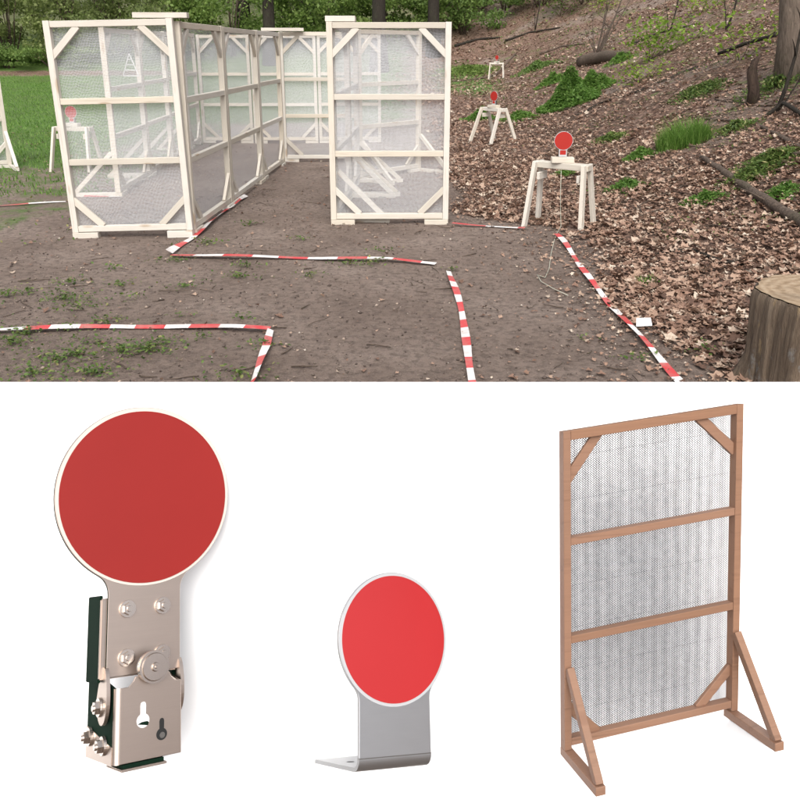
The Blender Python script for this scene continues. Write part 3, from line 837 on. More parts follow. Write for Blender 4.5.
branch('fallen_branch', [(718, 57, .05), (745, 50, .1), (775, 42, .1)], .03, .04, 'dark branch leaning against the big trunk', 'branch', 'bark_dark', group=BG)
branch('fallen_branch', [(570, 118), (585, 113), (600, 104), (640, 92), (697, 68)], .02, .03, 'dark branch below the log, along the slope', 'branch', 'bark_dark', group=BG)
branch('fallen_branch', [(715, 100), (735, 103), (755, 107), (800, 104)], .010, .016, 'thin twiggy branch lying behind the broken snag', 'branch', group=BG)
branch('fallen_branch', [(757, 172), (775, 185), (800, 205)], .008, .014, 'thin twig lying just above the thick fallen branch', 'branch', group=BG)
branch('fallen_branch', [(655, 255), (690, 250), (720, 262), (760, 268)], .012, .016, 'dark twig half buried in leaves behind the stump', 'branch', 'bark_dark', group=BG)
branch('fallen_branch', [(452, 82), (475, 80), (495, 76), (515, 62, .3)], .03, .04, 'long pale branch lying behind the farthest stand', 'branch', group=BG)
branch('fallen_branch', [(505, 42), (530, 33), (560, 28)], .06, .03, 'dark fallen branch high on the far slope above the farthest stand', 'branch', 'bark_dark', group=BG)
branch('fallen_branch', [(455, 47), (478, 40), (500, 38)], .07, .04, 'dark fallen branch just right of the right front panel top', 'branch', 'bark_dark', group=BG)
branch('fallen_branch', [(628, 47), (660, 33), (700, 24)], .04, .02, 'long thin branch behind the bright leafy sapling', 'branch', 'bark_dark', group=BG)
branch('fallen_branch', [(540, 55), (562, 47), (585, 44)], .05, .03, 'pale branch lying uphill from the green clump', 'branch', group=BG)
branch('fallen_branch', [(765, 118), (782, 112, .1), (805, 118)], .02, .03, 'crooked dark root at the foot of the dark sapling', 'branch', 'bark_dark', group=BG)
branch('fallen_log', [(580, 66), (600, 63), (625, 60)], .20, .17, 'short thick log lying behind the bright green plants', 'log', 'stick', n=14)
def snag():
    b = ray(752, 104); pts = [b+Vector((.02, 0, -.1)), b+Vector((0, 0, .2)), b+Vector((-.06, 0, .45)), b+Vector((-.03, .02, .58)), b+Vector((.04, .02, .68))]
    V_, F_ = tube(pts, [.10, .082, .072, .05, .012], 12)
    o = mesh_obj('broken_snag', V_, F_, M['snag'], None, True); tag(o, 'short broken tree snag standing left of the big trunk', 'snag')
snag()

# ------------------------------------------------------------------ trees and bushes
def crown_leaves(n, centers, radii, size, seed):
    g = np.random.default_rng(seed)
    k = g.integers(0, len(centers), n); c = np.array(centers)[k]; r = np.array(radii)[k]
    d = g.normal(0, 1, (n, 3)); d /= np.linalg.norm(d, axis=1)[:, None]
    q = g.uniform(0, 1, n)**.45
    p = c+d*(r*q[:, None])
    return p, g.uniform(.6, 1.3, n)*size

def limbs(acc, base, h, r, seed, nb=7, spread=.5, start=.35):
    g = random.Random(seed)
    pts = []; rads = []
    lx, ly = g.uniform(-.05, .05), g.uniform(-.05, .05)
    for k in range(9):
        t = k/8; pts.append(Vector(base)+Vector((lx*h*t+.04*math.sin(4*t+seed), ly*h*t+.04*math.cos(3*t+seed), h*t-.1)))
        rads.append(r*(1.35 if k == 0 else 1-.75*t))
    acc.add(tube(pts, rads, 12))
    for b in range(nb):
        t = start+(1-start)*(b+g.random())/nb; i = min(7, int(t*8)); p = pts[i].lerp(pts[i+1], t*8-i)
        an = g.uniform(0, 6.28); L = h*spread*g.uniform(.35, .7)*(1.2-t*.6)
        e = [p, p+Vector((math.cos(an)*L*.5, math.sin(an)*L*.5, L*.3)), p+Vector((math.cos(an)*L, math.sin(an)*L, L*.75))]
        rr = r*(1-.75*t)*.5; acc.add(tube(e, [rr, rr*.65, rr*.2], 7))

TREE_CACHE = {}
def make_tree(u, y, h, r, mat, label, seed, bark='bark_dark', nleaf=2600, x=None, crown_from=.42, size=.16, group='trees standing in the wood behind'):
    zc = y*math.cos(PITCH); X = (u-400)/FPX*(y*math.cos(PITCH)+.3) if x is None else x
    rt = empty('forest_tree', (X, y, tz(X, y)), 0, label, 'tree', group)
    g = random.Random(seed); a = Acc(); limbs(a, (0, 0, 0), h, r, seed, 8, .42, crown_from)
    a.obj('trunk', M[bark], rt)
    cs = []; rs = []
    for k in range(14):
        t = crown_from+(1-crown_from)*g.random(); an = g.uniform(0, 6.28); q = h*.26*g.random()
        cs.append((math.cos(an)*q, math.sin(an)*q, h*t)); rs.append((h*.11*g.uniform(.7, 1.3),)*3)
    p, s = crown_leaves(nleaf, cs, rs, size, seed)
    bulk('crown', CARD, CARD_F, p, s, rots(len(p), 1.0), M[mat], rt)
    return rt

def make_bush(X, y, w, h, mat, label, seed, n=3600, size=.11, group='bushes along the back of the clearing', name='bush', cat='bush'):
    rt = empty(name, (X, y, tz(X, y)), 0, label, cat, group)
    g = random.Random(seed); a = Acc()
    for k in range(9):
        an = g.uniform(0, 6.28); q = w*.35*g.random(); t = g.uniform(.5, .9)
        p0 = (math.cos(an)*.15, math.sin(an)*.15, -.05); p2 = (math.cos(an)*q*1.1, math.sin(an)*q, h*t)
        a.add(tube([p0, (p2[0]*.4, p2[1]*.4, h*t*.5), p2], [.035, .025, .008], 6))
    a.obj('stem', M['stick'], rt)
    cs = []; rs = []
    for k in range(26):
        an = g.uniform(0, 6.28); q = w*.5*math.sqrt(g.random()); zz = h*(.10+.78*g.random()**.8)*(1-.35*(q/(w*.5))**2)
        cs.append((math.cos(an)*q, math.sin(an)*q*.8, zz)); k_ = g.uniform(.10, .22); rs.append((w*k_, w*k_, h*k_*.7))
    p, s = crown_leaves(n, cs, rs, size, seed)
    p[:, 2] = np.maximum(p[:, 2], .02)
    bulk('foliage', CARD, CARD_F, p, s, rots(len(p), np.abs(rng.normal(1.15, .5, len(p)))), M[mat], rt)
    return rt

def px_x(u, y, z=1.5): return (u-400)/FPX*(y*math.cos(PITCH)+(CAM_H-z)*math.sin(PITCH))
# (pixel column, depth, width, height, kind, label)
BUSH = [(-60, 40, 6, 5.5, 'shrub_olive', 'leafy olive bush at the far left edge of the clearing'),
        (12, 39, 6, 5.0, 'shrub_olive', 'tall olive bush behind the meadow, left of the nearest panel'),
        (70, 40.5, 6, 5.6, 'shrub_olive', 'tall olive bush rising directly behind the top left corner of the nearest panel'),
        (125, 39.5, 6, 5.0, 'shrub_olive', 'tall olive bush seen above the middle of the nearest panel'),
        (180, 40.5, 6, 5.3, 'shrub_olive', 'tall olive bush seen above the corner of the nearest panel'),
        (232, 39.5, 5, 5.0, 'shrub_green', 'green bush seen above the long side wall'),
        (285, 41, 5, 5.0, 'shrub_green', 'green bush seen above the passage'),
        (335, 40.5, 5, 4.6, 'shrub_green', 'fresh green bush behind the left post of the right front panel'),
        (385, 41.5, 5, 4.4, 'shrub_green', 'fresh green bush seen above the middle of the right front panel'),
        (430, 43.0, 5, 3.6, 'shrub_green', 'fresh green bush at the foot of the far slope, above the right post'),
        (40, 46, 8, 7.5, 'ivy', 'dark tall bush in the second row at the far left'),
        (210, 47, 8, 7.5, 'ivy', 'dark tall bush in the second row above the long side wall'),
        (330, 48, 8, 7.0, 'ivy', 'dark tall bush in the second row above the passage'),
        (490, 55, 8, 4.6, 'shrub_green', 'loose green bush on the crest above the farthest stand'),
        (560, 47, 5, 3.0, 'shrub_green', 'sparse green bush high on the far slope'),
        (400, 52, 8, 7., 'ivy', 'dark tall bush in the second row behind the right front panel')]
for i, (u, y, w, h, mt, lab) in enumerate(BUSH):
    make_bush(px_x(u, y), y, w, h, mt, lab, 40+i, n=7000 if u < 460 else 3000, size=.17)
for i, (u, v, w, h, lab) in enumerate(((462, 34, 4, 2.2, 'green bush at the valley head just right of the right front panel'), (476, 16, 5, 2.6, 'green bush higher up right of the right front panel'),
        (505, 10, 5, 2.2, 'green bush on the far slope below the crest'), (540, 6, 4.5, 1.8, 'green bush at the top picture edge above the middle stand'), (585, 3, 4, 1.4, 'thin green bush at the top picture edge beside the dead shrub'))):
    q = ray(u, v); make_bush(q.x, q.y, w, h, 'shrub_green', lab, 70+i, n=2600, size=.16)
# low bank of ivy at the meadow's end
for i, (u, y, w, h, lab) in enumerate(((8, 37.4, 4.2, 1.1, 'low dark bank of leaves at the end of the meadow, left'), (52, 37.6, 4.2, 1.15, 'low dark bank of leaves beside the nearest panel'), (-45, 37.6, 4.5, 1.2, 'low dark bank of leaves running out at the left picture edge'))):
    make_bush(px_x(u, y), y, w, h, 'shrub_green', lab, 90+i, n=3800, size=.12)

TR = [(380, 36.5, 13, .34, 'trunk with a fork seen above the middle of the right front panel'),
      (434, 39.5, 14, .30, 'slim dark trunk seen above the right post of the right front panel'),
      (271, 38, 14, .30, 'ivy dark trunk seen above the end of the long side wall'),
      (246, 43, 15, .32, 'dark trunk deeper in the wood, left of the passage'),
      (306, 44, 15, .28, 'dark trunk deeper in the wood, above the passage'),
      (105, 44, 14, .28, 'hidden trunk behind the olive bushes on the left'),
      (466, 50, 14, .30, 'trunk on the crest left of the farthest stand'),
      (520, 56, 14, .34, 'trunk on the crest right of the farthest stand')]
for i, (u, y, h, r, lab) in enumerate(TR):
    make_tree(u, y, h, r, 'shrub_green', 'tree, '+lab, 130+i, nleaf=350, size=.2)

# the big trunk on the slope
b = ray(797, 76); bt = make_tree(0, b.y, 9, .27, 'shrub_green', 'big rough tree trunk on the slope near the top right corner', 177, 'bark_mid', 700, x=b.x, crown_from=.55, size=.12, group=None); bt.rotation_euler = (R(3), R(-12), 0); bt.location.z -= .35
def stems(name, base, specs, mat, label, cat, leaves=None):
    r = empty(name, base, 0, label, cat); a = Acc(); tips = []
    for (dx, dy, h, rr, bend) in specs:
        pts = []; 
        for k in range(6):
            t = k/5; pts.append(Vector((dx*t+bend*math.sin(t*3.1)*.3, dy*t, h*t-.05)))
        a.add(tube(pts, [rr*(1-.75*k/5) for k in range(6)], 7))
        for k in (2, 3, 4):
            p = pts[k]; an = random.uniform(0, 6.28); L = h*.22
            q = p+Vector((math.cos(an)*L, math.sin(an)*L, L*.5)); a.add(tube([p, p.lerp(q, .5)+Vector((0, 0, .03)), q], [rr*.35, rr*.25, rr*.08], 5)); tips.append(q)
        tips.append(pts[-1]); tips.append(pts[-2])
    a.obj('stem', M[mat], r)
    if leaves:
        n, size, spread, m_ = leaves
        k = rng.integers(0, len(tips), n); p = np.array([tuple(t) for t in tips])[k]+rng.normal(0, 1, (n, 3))*spread
        bulk('leaf', CARD, CARD_F, p, rng.uniform(.6, 1.3, n)*size, rots(n, .7), M[m_], r)['kind'] = 'stuff'
    return r
b = ray(776, 112); stems('dead_sapling', b, [(.18, .1, 1.9, .03, .35), (.45, .0, 1.1, .012, .2)], 'bark_dark', 'thin dark crooked sapling in front of the big trunk', 'sapling')
b = ray(596, 56); stems('dead_shrub', b, [(.9, .2, 2.3, .045, .2), (.5, .1, 2.4, .035, -.1), (.2, -.2, 2.0, .03, .1), (-.15, .1, 1.4, .025, -.2), (1.2, .1, 2.2, .03, .1), (-.4, .2, .9, .02, .1), (.3, .3, 1.3, .02, .3), (.7, -.2, 1.6, .02, -.3)], 'bark', 'bare tangle of dead stems rising behind the log', 'dead shrub')
for (u_, v_, h_, lab_) in ((535, 30, 3.2, 'thin bare sapling on the far slope right of the farthest stand'), (668, 36, 2.0, 'thin bare sapling behind the bright leafy sapling'), (726, 30, 1.7, 'thin bare sapling left of the big trunk near the top edge')):
    b = ray(u_, v_); stems('dead_sapling', b, [(.25, .1, h_, .03, .3), (-.3, 0, h_*.7, .018, .2)], 'bark_dark', lab_, 'sapling')
for (u_, v_, n_, lab_) in ((700, 14, 420, 'sprig of bright young leaves at the top edge left of the big trunk'), (600, 12, 300, 'sprig of young leaves at the top edge behind the dead shrub'), (740, 60, 200, 'small bright sprig just left of the big trunk')):
    b = ray(u_, v_); stems('leafy_sapling', b, [(-.4, -.2, .6, .01, .1), (.5, -.2, .6, .01, .2), (.1, -.3, .7, .01, .1)], 'stick', lab_, 'sapling', (n_, .10, .22, 'young'))
b = ray(650, 60); stems('leafy_sapling', b, [(-.25, -.2, .8, .012, .1), (.5, -.2, .75, .012, .2), (.1, -.5, .9, .010, .1), (1.0, -.1, .8, .012, .1), (-.55, -.4, .55, .01, .2), (1.5, .1, .6, .01, .1)], 'stick', 'spreading sapling with bright young leaves on the slope', 'sapling', (900, .11, .20, 'young'))
b = ray(640, 82); stems('leafy_sapling', b, [(-.2, -.2, .35, .008, .1), (.35, -.2, .4, .008, .2), (-.5, -.3, .3, .008, .1)], 'stick', 'low sprig of bright young leaves below the spreading sapling', 'sapling', (260, .09, .15, 'young'))
b = ray(560, 16); stems('leafy_sapling', b, [(-.8, -.2, .8, .02, .1), (.8, -.2, 1.0, .02, .2), (0, -.5, 1.2, .02, .1)], 'stick', 'small leafy sapling high on the far slope', 'sapling', (260, .16, .35, 'shrub_green'))

def clump(pix, rad, h, n, w, label, spread=.6, ell=1.0, mat='grass'):
    c = ray(*pix); arr = blades(c.x, c.y, n, rad, h, w, spread)
    o = blade_obj('green_plant', [arr], M[mat], origin=(c.x, c.y, c.z)); tag(o, label, 'plant', 'green plants growing through the leaves')
def mound(pix, rad, h, n, size, label, mat='grass', asp=1.):
    n = int(n*2.3)
    c = ray(*pix); r = rad*np.minimum(np.abs(rng.normal(0, .58, n)), 1.15); a = rng.uniform(0, 2*np.pi, n)
    lump = .72+.28*np.sin(3*a+pix[0])*np.cos(5*r/rad+a)
    x = r*np.cos(a)*asp; y = r*np.sin(a); top = h*lump*np.exp(-1.6*(r/rad)**2)
    z = terrain(c.x+x, c.y+y)-c.z+top*rng.uniform(.0, 1.05, n)**.6+.01
    st = np.array([(0, -.5, 0), (.17, 0, .05), (0, .5, 0), (-.17, 0, .05)])
    o = bulk('green_plant', st, CARD_F, np.column_stack([x, y, z]), rng.uniform(.6, 1.4, n)*size, rots(n, .9), M[mat])
    o.location = c; tag(o, label, 'plant', 'green plants growing through the leaves')
mound((568, 106), 0.60, 0.85, 5200, 0.1, 'large bright green plant clump below the log')
mound((590, 92), 0.5, 0.55, 2000, 0.1, 'bright green plants right of the large clump')
mound((552, 84), 0.45, 0.35, 1300, 0.1, 'bright green plants left of the large clump')
mound((782, 84), .55, .22, 700, .08, 'low green plants around the foot of the big trunk', 'weed')
mound((700, 92), .42, .12, 900, .07, 'thin scatter of green plants left of the broken snag', 'weed')
mound((610, 140), .30, .12, 520, .06, 'thin green sprigs above and right of the nearest gong', 'weed')
clump((683, 145), .34, .42, 1100, .006, 'upright tuft of grass on the slope above the fallen branch', .5)
mound((640, 158), 0.2, 0.16, 600, 0.055, 'small green tuft left of the upright grass tuft')
mound((625, 190), 0.24, 0.13, 800, 0.05, 'low green plants on the leaves right of the nearest gong')
mound((704, 202), 0.2, 0.12, 600, 0.05, 'low green plants near the end of the thick fallen branch')
clump((648, 284), .08, .10, 60, .004, 'little grass tuft among the leaves left of the stump', .8)
mound((480, 120), 0.4, 0.25, 800, 0.09, 'green plants just left of the middle stand')
mound((519, 120), 0.4, 0.22, 700, 0.09, 'green plants just right of the middle stand')
mound((565, 175), 0.16, 0.1, 200, 0.05, 'sparse green plants behind the nearest stand')
mound((770, 165), 0.36, 0.16, 900, 0.06, 'green plants under the pale bowed branch', 'weed')
mound((745, 180), 0.25, 0.12, 420, 0.055, 'green plants left of the bowed branch end', 'weed')
mound((782, 196), 0.2, 0.12, 360, 0.05, 'green plants close behind the thick fallen branch')
mound((535, 70), 0.8, 0.35, 900, 0.12, 'dark green plants right of the farthest stand', 'shrub_green')
mound((468, 72), 1.2, 0.3, 1300, 0.14, 'dark green plants left of the farthest stand', 'shrub_green')
mound((620, 62), 0.4, 0.3, 420, 0.09, 'green plants at the right end of the log')
mound((735, 130), 0.3, 0.14, 360, 0.06, 'thin green plants under the arching pale branch', 'weed')

# ------------------------------------------------------------------ white backdrop with ledges, and the three displayed products
def solve_frame(rows, t, s):
    Rm = Matrix(rows); c = Vector((0, 0, CAM_H)); loc = c+(Vector(t)-c)*s
    Mx = (Rm.to_4x4()); Mx = Matrix.Translation(loc) @ Mx @ Matrix.Diagonal((s, s, s, 1))
    return Mx
P1M = solve_frame([[0.8036, -0.5885, -0.0890], [0.5176, 0.6170, 0.5928], [-0.2940, -0.5224, 0.8004]], (-.55759, 1.38731, .17001), .90)
P2M = solve_frame([[0.8613, -0.5077, -0.0188], [0.3921, 0.6407, 0.6601], [-0.3231, -0.5760, 0.7509]], (-.00979, 1.66235, -.16125), .74)
P3M = solve_frame([[0.9808, -0.1906, -0.0416], [0.1945, 0.9387, 0.2845], [-0.0152, -0.2872, 0.9578]], (.43901, 1.71814, -.16856), .74)

def root_at(name, Mx, label, cat):
    o = bpy.data.objects.new(name, None); o.empty_display_size = .1; link(o)
    l, q, s_ = Mx.decompose(); o.location = l; o.rotation_mode = 'XYZ'; o.rotation_euler = q.to_euler('XYZ'); o.scale = s_
    return tag(o, label, cat)

TILT = R(30); TOP_Y = 1.85; TOP_Z = CAM_H-TOP_Y*math.tan(PITCH+math.atan((382-CY)/FPX))
bd = Acc()
up_v = Vector((0, math.sin(TILT), math.cos(TILT))); nb = Vector((0, math.cos(TILT), -math.sin(TILT)))   # nb points to the rear
L_ = TOP_Z/math.cos(TILT)+.06
topc = Vector((0, TOP_Y, TOP_Z)); botc = topc-up_v*L_
def quadbox(c4, back):
    V_ = list(c4)+[v+back for v in c4]
    return V_, [(0, 1, 2, 3), (7, 6, 5, 4), (0, 4, 5, 1), (1, 5, 6, 2), (2, 6, 7, 3), (3, 7, 4, 0)]
XW = Vector((1.6, 0, 0))
bd.add(quadbox([botc-XW, botc+XW, topc+XW, topc-XW], nb*.025))
SH = (.07216588, -.08806247, -.10242552)
def shear(x, y, z): return Vector((x, y+SH[1]*z, z+SH[0]*x+SH[2]*y))
def ledge(Mx, x0, x1, y0, y1, f=lambda x, y, z: Vector((x, y, z)), dz=-.0006):
    """bracket from the foot of a product back and down into the board"""
    c4 = [Mx @ f(x, y, dz) for x, y in ((x0, y0), (x1, y0), (x1, y1), (x0, y1))]
    cen = sum(c4, Vector())/4; dv = (cen-Vector((0, 0, CAM_H))).normalized()
    down = [c+(dv*max((topc+nb*.012-c).dot(nb)/dv.dot(nb), .005)) for c in c4]
    return c4+down, [(0, 1, 2, 3), (7, 6, 5, 4), (0, 4, 5, 1), (1, 5, 6, 2), (2, 6, 7, 3), (3, 7, 4, 0)]
bd.add(ledge(P1M, -.05, .03, .02, .08, dz=-.0146))
bd.add(ledge(P2M, -.09, .09, .04, .20))
for xa in (.004, .495): bd.add(ledge(P3M, xa, xa+.017, -.21, -.02, shear))
for sx in (-1.2, 0, 1.2):   # props behind the board
    p0 = topc+Vector((sx, .03, -.08)); p1 = Vector((sx, p0.y+.35, -.03))
    bd.add(tube([p0, p1], [.015, .015], 8))
bdo = bd.obj('backdrop', M['backdrop'], None, False); tag(bdo, kind='structure')

# --- product 1: large gong with hinge box
def product1():
    r = root_at('hinged_gong', P1M, 'large dull red gong on a bolted steel hinge box, against white', 'target')
    Rr, w, D, hb, bx, b1, b2, e, pw, pb = .217349, .151657, .198653, .152681, .041974, .317936, .212358, .03364, .172517, .175195
    hc = .8-Rr; NK, BT, GD = M['nickel'], M['bolt'], M['green_reflection']
    pl = prism('gong_plate', gong_outline(Rr, hc, pw, pb, .05, 96), e, e+.009, NK, r, .0008, GD)
    prism('plate_rim', circle(0, hc, Rr*.992, 128), e-.0012, e-.0002, M['edge_white'], pl)
    prism('red_face', circle(0, hc-.002, Rr*.957, 128), e-.0030, e-.0014, M['red_dull'], pl)
    def bolt(x, y, z, rr, L, axis, parent=r):
        bm = bmesh.new()
        bmesh.ops.create_cone(bm, cap_ends=True, segments=28, radius1=rr*1.35, radius2=rr*1.3, depth=L*.35, matrix=Matrix.Translation((0, 0, L*.175)))
        bmesh.ops.create_cone(bm, cap_ends=True, segments=6 if L > .012 else 24, radius1=rr, radius2=rr*.92, depth=L*.65, matrix=Matrix.Translation((0, 0, L*.675)))
        bmesh.ops.create_cone(bm, cap_ends=True, segments=20, radius1=rr*.5, radius2=rr*.42, depth=L*.3, matrix=Matrix.Translation((0, 0, L*1.1)))
        q = Matrix.Translation((x, y, z)) @ (Matrix.Rotation(math.pi/2, 4, 'X') if axis == 'y' else Matrix.Rotation(-math.pi/2, 4, 'Y'))
        return bm_obj('bolt', bm, BT, parent, matrix=q)
    for sx in (-1, 1):
        for z in (b1, b2): bolt(sx*bx, e, z, .0145, .016, 'y')
    # channel bracket behind the plate: front web and two flanges
    x0 = pw/2+.014
    def box(name, a, b, mat, parent=r, bev=.0015):
        bm = bmesh.new(); bmesh.ops.create_cube(bm, size=1)
        bmesh.ops.scale(bm, vec=[abs(b[i]-a[i]) for i in range(3)], verts=bm.verts); bmesh.ops.translate(bm, vec=[(a[i]+b[i])/2 for i in range(3)], verts=bm.verts)
        if bev: bmesh.ops.bevel(bm, geom=list(bm.edges), offset=bev, segments=2, affect='EDGES')
        return bm_obj(name, bm, mat, parent)
    box('channel_web', (-x0, e+.0095, .172), (pw/2-.004, e+.0175, .345), NK, bev=.003)
    box('channel_flange', (-x0+.0003, e+.018, .165), (-x0+.007, e+.108, .352), GD)
    box('channel_flange', (pw/2-.012, e+.018, .12), (pw/2-.005, e+.145, .345), GD)
    # hinge box: front plate with a raised tab, sides, rear, floor
    t = .006
    tab = [(-w/2+.012, 0.001), (w/2, 0.001), (w/2, hb), (.062, hb), (.052, hb+.010), (.048, hb+.02), (-.030, hb+.02), (-.036, hb+.010), (-.046, hb), (-w/2+.012, hb)]
    prism('hinge_front', tab, 0, t, NK, r, .001)
    # rounded front-left corner
    n = 8; V_ = []; F_ = []
    for i in range(n+1):
        a = math.pi/2*i/n; V_ += [(-w/2+.012-.012*math.sin(a), .012-.012*math.cos(a), .001), (-w/2+.012-.012*math.sin(a), .012-.012*math.cos(a), hb)]
    for i in range(n): F_.append((2*i, 2*i+2, 2*i+3, 2*i+1))
    mesh_obj('hinge_corner', V_, F_, NK, r, True)
    side = [(.0125, .0), (D, .03), (D, hb+.035), (.06, hb+.01), (.0125, hb)]
    for sx, mt in ((-1, GD), (1, NK)):  # left side carries the painted green reflection, right side plain steel
        xx = sx*(w/2-.003)
        bm = bmesh.new(); vs = [bm.verts.new((xx-.003, y, z)) for y, z in side]+[bm.verts.new((xx+.003, y, z)) for y, z in side]; k = len(side)
        bm.faces.new(vs[:k]); bm.faces.new(vs[k:][::-1])
        for i in range(k): bm.faces.new((vs[i], vs[k+i], vs[k+(i+1) % k], vs[(i+1) % k]))
        bm_obj('hinge_side', bm, mt, r)
    prism('hinge_rim', [(-D, .0), (-.0125, .0), (-.0125, .036), (-D, .066)], -w/2-.0018, -w/2-.0002, NK, r).rotation_euler = (0, 0, -math.pi/2)
    box('hinge_floor', (-w/2+.004, .010, .004), (w/2-.02, D-.01, .010), GD, bev=0)
    box('hinge_floor_edge', (-w/2+.014, -.006, -.014), (w/2-.034, .10, -.009), NK, bev=.002)
    box('hinge_green_strip', (-w/2+.020, .001, -.0085), (w/2-.040, .09, -.0008), GD, bev=0)  # thin dark green strip between the front and the floor edge
    # pivot ears
    for sx in (-1, 1):
        xx = sx*(w/2+.010)
        ear = []
        for i in range(40):
            a = 2*math.pi*i/40; ear.append((.052+.036*math.cos(a)*(1-.25*max(0, math.sin(a)))-.012*max(0, math.sin(a)), .128+.050*math.sin(a)+(.020*math.sin(a) if math.sin(a) > 0 else 0)))
        bm = bmesh.new(); k = len(ear)
        va = [bm.verts.new((xx-.004, y, z)) for y, z in ear]; vb = [bm.verts.new((xx+.004, y, z)) for y, z in ear]
        bm.faces.new(va); bm.faces.new(vb[::-1])
        for i in range(k): bm.faces.new((va[i], vb[i], vb[(i+1) % k], va[(i+1) % k]))
        bm_obj('pivot_ear', bm, NK, r)
    bolt(-w/2-.0145, .060, .115, .015, .014, 'x')
    bolt(-w/2-.0022, D-.035, .046, .015, .018, 'x'); bolt(-w/2-.0022, .062, .036, .015, .018, 'x')
    # knurled knob on the raised tab
    bm = bmesh.new(); mt_ = Matrix.Translation((.005, 0, hb+.036)) @ Matrix.Rotation(math.pi/2, 4, 'X')
    for (r1, r2, z, d) in ((.0345, .0345, .014, .014), (.030, .028, .0235, .005), (.0345, .030, .0035, .007), (.010, .008, .029, .006), (.004, .003, .0335, .003)):
        bmesh.ops.create_cone(bm, cap_ends=True, segments=64, radius1=r1, radius2=r2, depth=d, matrix=mt_ @ Matrix.Translation((0, 0, z)))
    bm_obj('knob', bm, BT, r)
    def key(cx, cz, k, mat, nm):
        pts = []
        for i in range(33):
            a = math.radians(115)+math.radians(310)*i/32
            pts.append((cx+.0145*k*math.cos(a), cz+.0145*k*math.sin(a)))
        pts += [(cx+.0065*k, cz+.030*k)]+[(cx+.0065*k*math.cos(a_), cz+.032*k+.0065*k*math.sin(a_)) for a_ in (.6, 1.2, 1.9, 2.5)]+[(cx-.0065*k, cz+.030*k)]
        prism(nm, pts, -.0008, .0004, mat, r)
    key(-.013, .080, 1.0, M['label'], 'keyhole'); key(.030, .046, .85, M['black'], 'keyhole')
    prism('screw', circle(.031, .044, .0062, 20), -.0022, -.0009, M['dark_metal'], r)
    prism('keyhole_shade', [(-.0255, .074), (-.002, .069), (.0002, .0755), (-.004, .078), (-.016, .0775)], -.0012, -.0009, GD, r)
product1()

# --- product 2: gong plate bent into an L foot
def product2():
    r = root_at('bent_gong', P2M, 'bright red gong on a bent grey steel plate, against white', 'target')
    w, D, Rr = .22366, .27216, .17597; hc = .5-Rr; t = .010
    rb = .032
    out = gong_outline(Rr, hc, w, rb, .05, 96)
    pl = prism('gong_plate', out, 0, t, M['steel'], r, .0012)
    # bend and foot as one swept strip
    prof = []; n = 10
    for i in range(n+1):
        a = math.pi/2*i/n; prof.append((rb-rb*math.cos(a), rb-rb*math.sin(a)))
    prof.append((D, 0))
    inner = [(rb-(rb-t)*math.cos(math.pi/2*i/n), rb-(rb-t)*math.sin(math.pi/2*i/n)) for i in range(n+1)]+[(D, t)]
    V_ = []; F_ = []; k = len(prof)
    for x in (-w/2, w/2):
        V_ += [(x, y, z) for y, z in prof]+[(x, y, z) for y, z in inner]
    o = 2*k
    for i in range(k-1):
        F_ += [(i, i+1, o+i+1, o+i), (k+i+1, k+i, o+k+i, o+k+i+1), (i+1, i, k+i, k+i+1), (o+i, o+i+1, o+k+i+1, o+k+i)]
    F_.append((k-1, 2*k-1, o+2*k-1, o+k-1))
    bm = bm_from((V_, F_)); bm_obj('foot', bm, M['steel'], r)
    prism('bend_line', rect(-w/2+.001, rb-.0012, w/2-.001, rb+.0012), -.0009, -.0002, M['dark_metal'], pl)
    prism('plate_rim', circle(0, hc, Rr*.99, 128), -.0012, -.0002, M['edge_steel'], pl)
    prism('red_face', circle(0, hc, Rr*.945, 128), -.0030, -.0014, M['red_bright'], pl)
    bm = bmesh.new(); bmesh.ops.create_circle(bm, cap_ends=True, segments=20, radius=.011, matrix=Matrix.Translation((-.06, .15, t+.0006)))
    bm_obj('screw_hole', bm, M['black'], r)
product2()

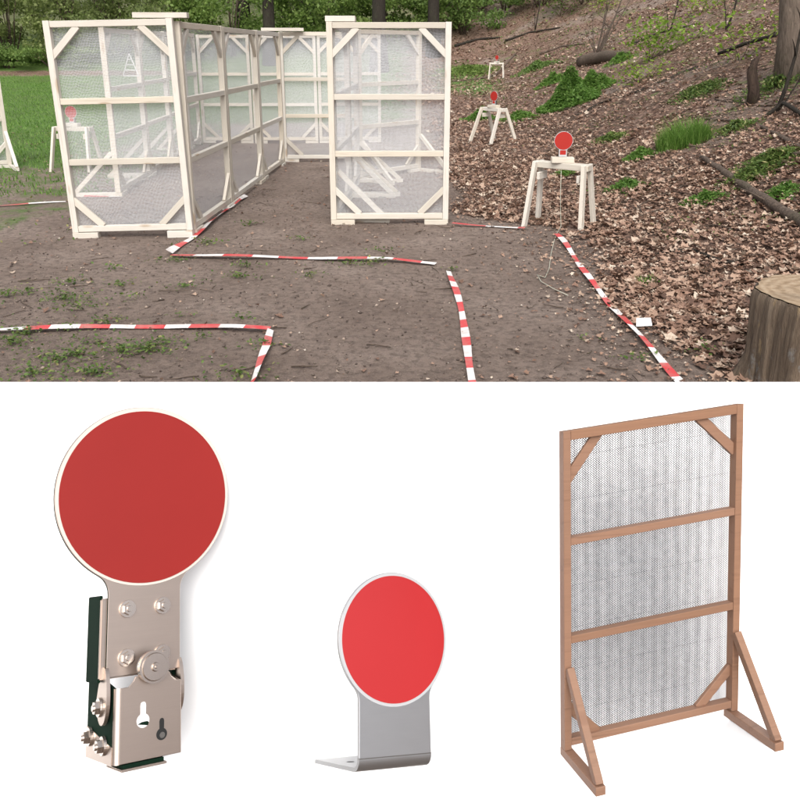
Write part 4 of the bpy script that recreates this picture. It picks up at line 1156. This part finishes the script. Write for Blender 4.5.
# --- product 3: framed mesh panel with braced feet
def product3():
    r = root_at('framed_mesh_panel', P3M, 'brown timber frame with grey mesh and two braced feet, against white', 'mesh panel')
    W, Fo, d, tk, H = .51991745, .22790017, .03011887, .03724111*.8, .9
    B_ = M['beech']
    def sbar(name, p0, p1, a, b, up=(0, 1, 0), mat=None):
        """timber from p0 to p1, a across, b along 'up'; ends square"""
        Mx, L = frame_x(p0, p1, up); V_ = []
        for sx in (-.5, .5):
            for sy, sz in ((-.5, -.5), (.5, -.5), (.5, .5), (-.5, .5)):
                V_.append(shear(*(Mx @ Vector((sx*L, sy*a, sz*b)))))
        bm = bm_from((V_, [(3, 2, 1, 0), (4, 5, 6, 7), (0, 1, 5, 4), (1, 2, 6, 5), (2, 3, 7, 6), (3, 0, 4, 7)]))
        bmesh.ops.recalc_face_normals(bm, faces=bm.faces)
        bmesh.ops.bevel(bm, geom=list(bm.edges), offset=.0009, segments=1, affect='EDGES')
        return bm_obj(name, bm, mat or B_, r)
    pw = .020; yb = -d/2-.001
    fz = .024
    sbar('post', (pw/2, yb, fz), (pw/2, yb, H), pw, d); sbar('post', (W-pw/2, yb, fz), (W-pw/2, yb, H), pw, d)
    for nm, z in (('top_rail', H-.0125), ('middle_rail', .603), ('middle_rail', .333), ('bottom_rail', .045)):
        sbar(nm, (pw+.0005, yb, z), (W-pw-.0005, yb, z), .025 if nm == 'top_rail' else .021, d-.002 if nm != 'top_rail' else d)
    for (xa, za, xb, zb) in ((pw-.006, H-.135, .105, H-.018), (W-pw+.006, H-.13, W-.125, H-.018), (pw-.006, .145, .10, .05), (W-pw+.006, .15, W-.115, .05)):
        sbar('corner_brace', (xa, yb+.004, za), (xb, yb+.004, zb), .026, .012)
    V_ = [shear(*p) for p in ((.004, .0015, .03), (W-.004, .0015, .03), (W-.004, .0015, H-.004), (.004, .0015, H-.004))]
    mesh_obj('wire_mesh', V_, [(0, 1, 2, 3)], M['zig'], r)
    for sx, xa in ((0, .0125), (1, W-.0125)):
        sbar('foot', (xa, .0, .0115), (xa, -Fo, .0115), .026, .023, up=(0, 0, 1))
        sbar('foot_brace', (xa, -Fo+.012, .022), (xa, -d-.004, .255), .0215, .020, up=(1, 0, 0))
product3()

# ------------------------------------------------------------------ light
W_ = bpy.data.worlds.new('World'); S.world = W_; W_.use_nodes = True
nt = W_.node_tree; nt.nodes.clear()
sky = nt.nodes.new('ShaderNodeTexSky'); sky.sky_type = 'NISHITA'; sky.sun_disc = False
SUN_EL, SUN_AZ = R(50), R(181)      # behind and a little left of the camera (azimuth from +Y, clockwise)
sky.sun_elevation = SUN_EL; sky.sun_rotation = SUN_AZ; sky.dust_density = 4.5; sky.air_density = 1.0; sky.ozone_density = .6
hsv = nt.nodes.new('ShaderNodeHueSaturation'); hsv.inputs['Saturation'].default_value = .32
bg = nt.nodes.new('ShaderNodeBackground'); bg.inputs[1].default_value = .15
ow = nt.nodes.new('ShaderNodeOutputWorld')
nt.links.new(sky.outputs[0], hsv.inputs['Color']); nt.links.new(hsv.outputs[0], bg.inputs[0]); nt.links.new(bg.outputs[0], ow.inputs[0])
sd = bpy.data.lights.new('sun', 'SUN'); sd.energy = .95; sd.angle = R(40); sd.color = (1, .965, .91)
so = bpy.data.objects.new('sun', sd); link(so)
dirv = Vector((math.sin(SUN_AZ)*math.cos(SUN_EL), math.cos(SUN_AZ)*math.cos(SUN_EL), math.sin(SUN_EL)))
so.rotation_euler = dirv.to_track_quat('Z', 'Y').to_euler(); so.location = dirv*60

S.view_settings.view_transform = 'Standard'; S.view_settings.look = 'None'
S.view_settings.gamma = 1; S.view_settings.use_curve_mapping = False
S.view_settings.exposure = 0.90
S.cycles.transparent_max_bounces = 24
S.cycles.max_bounces = 8
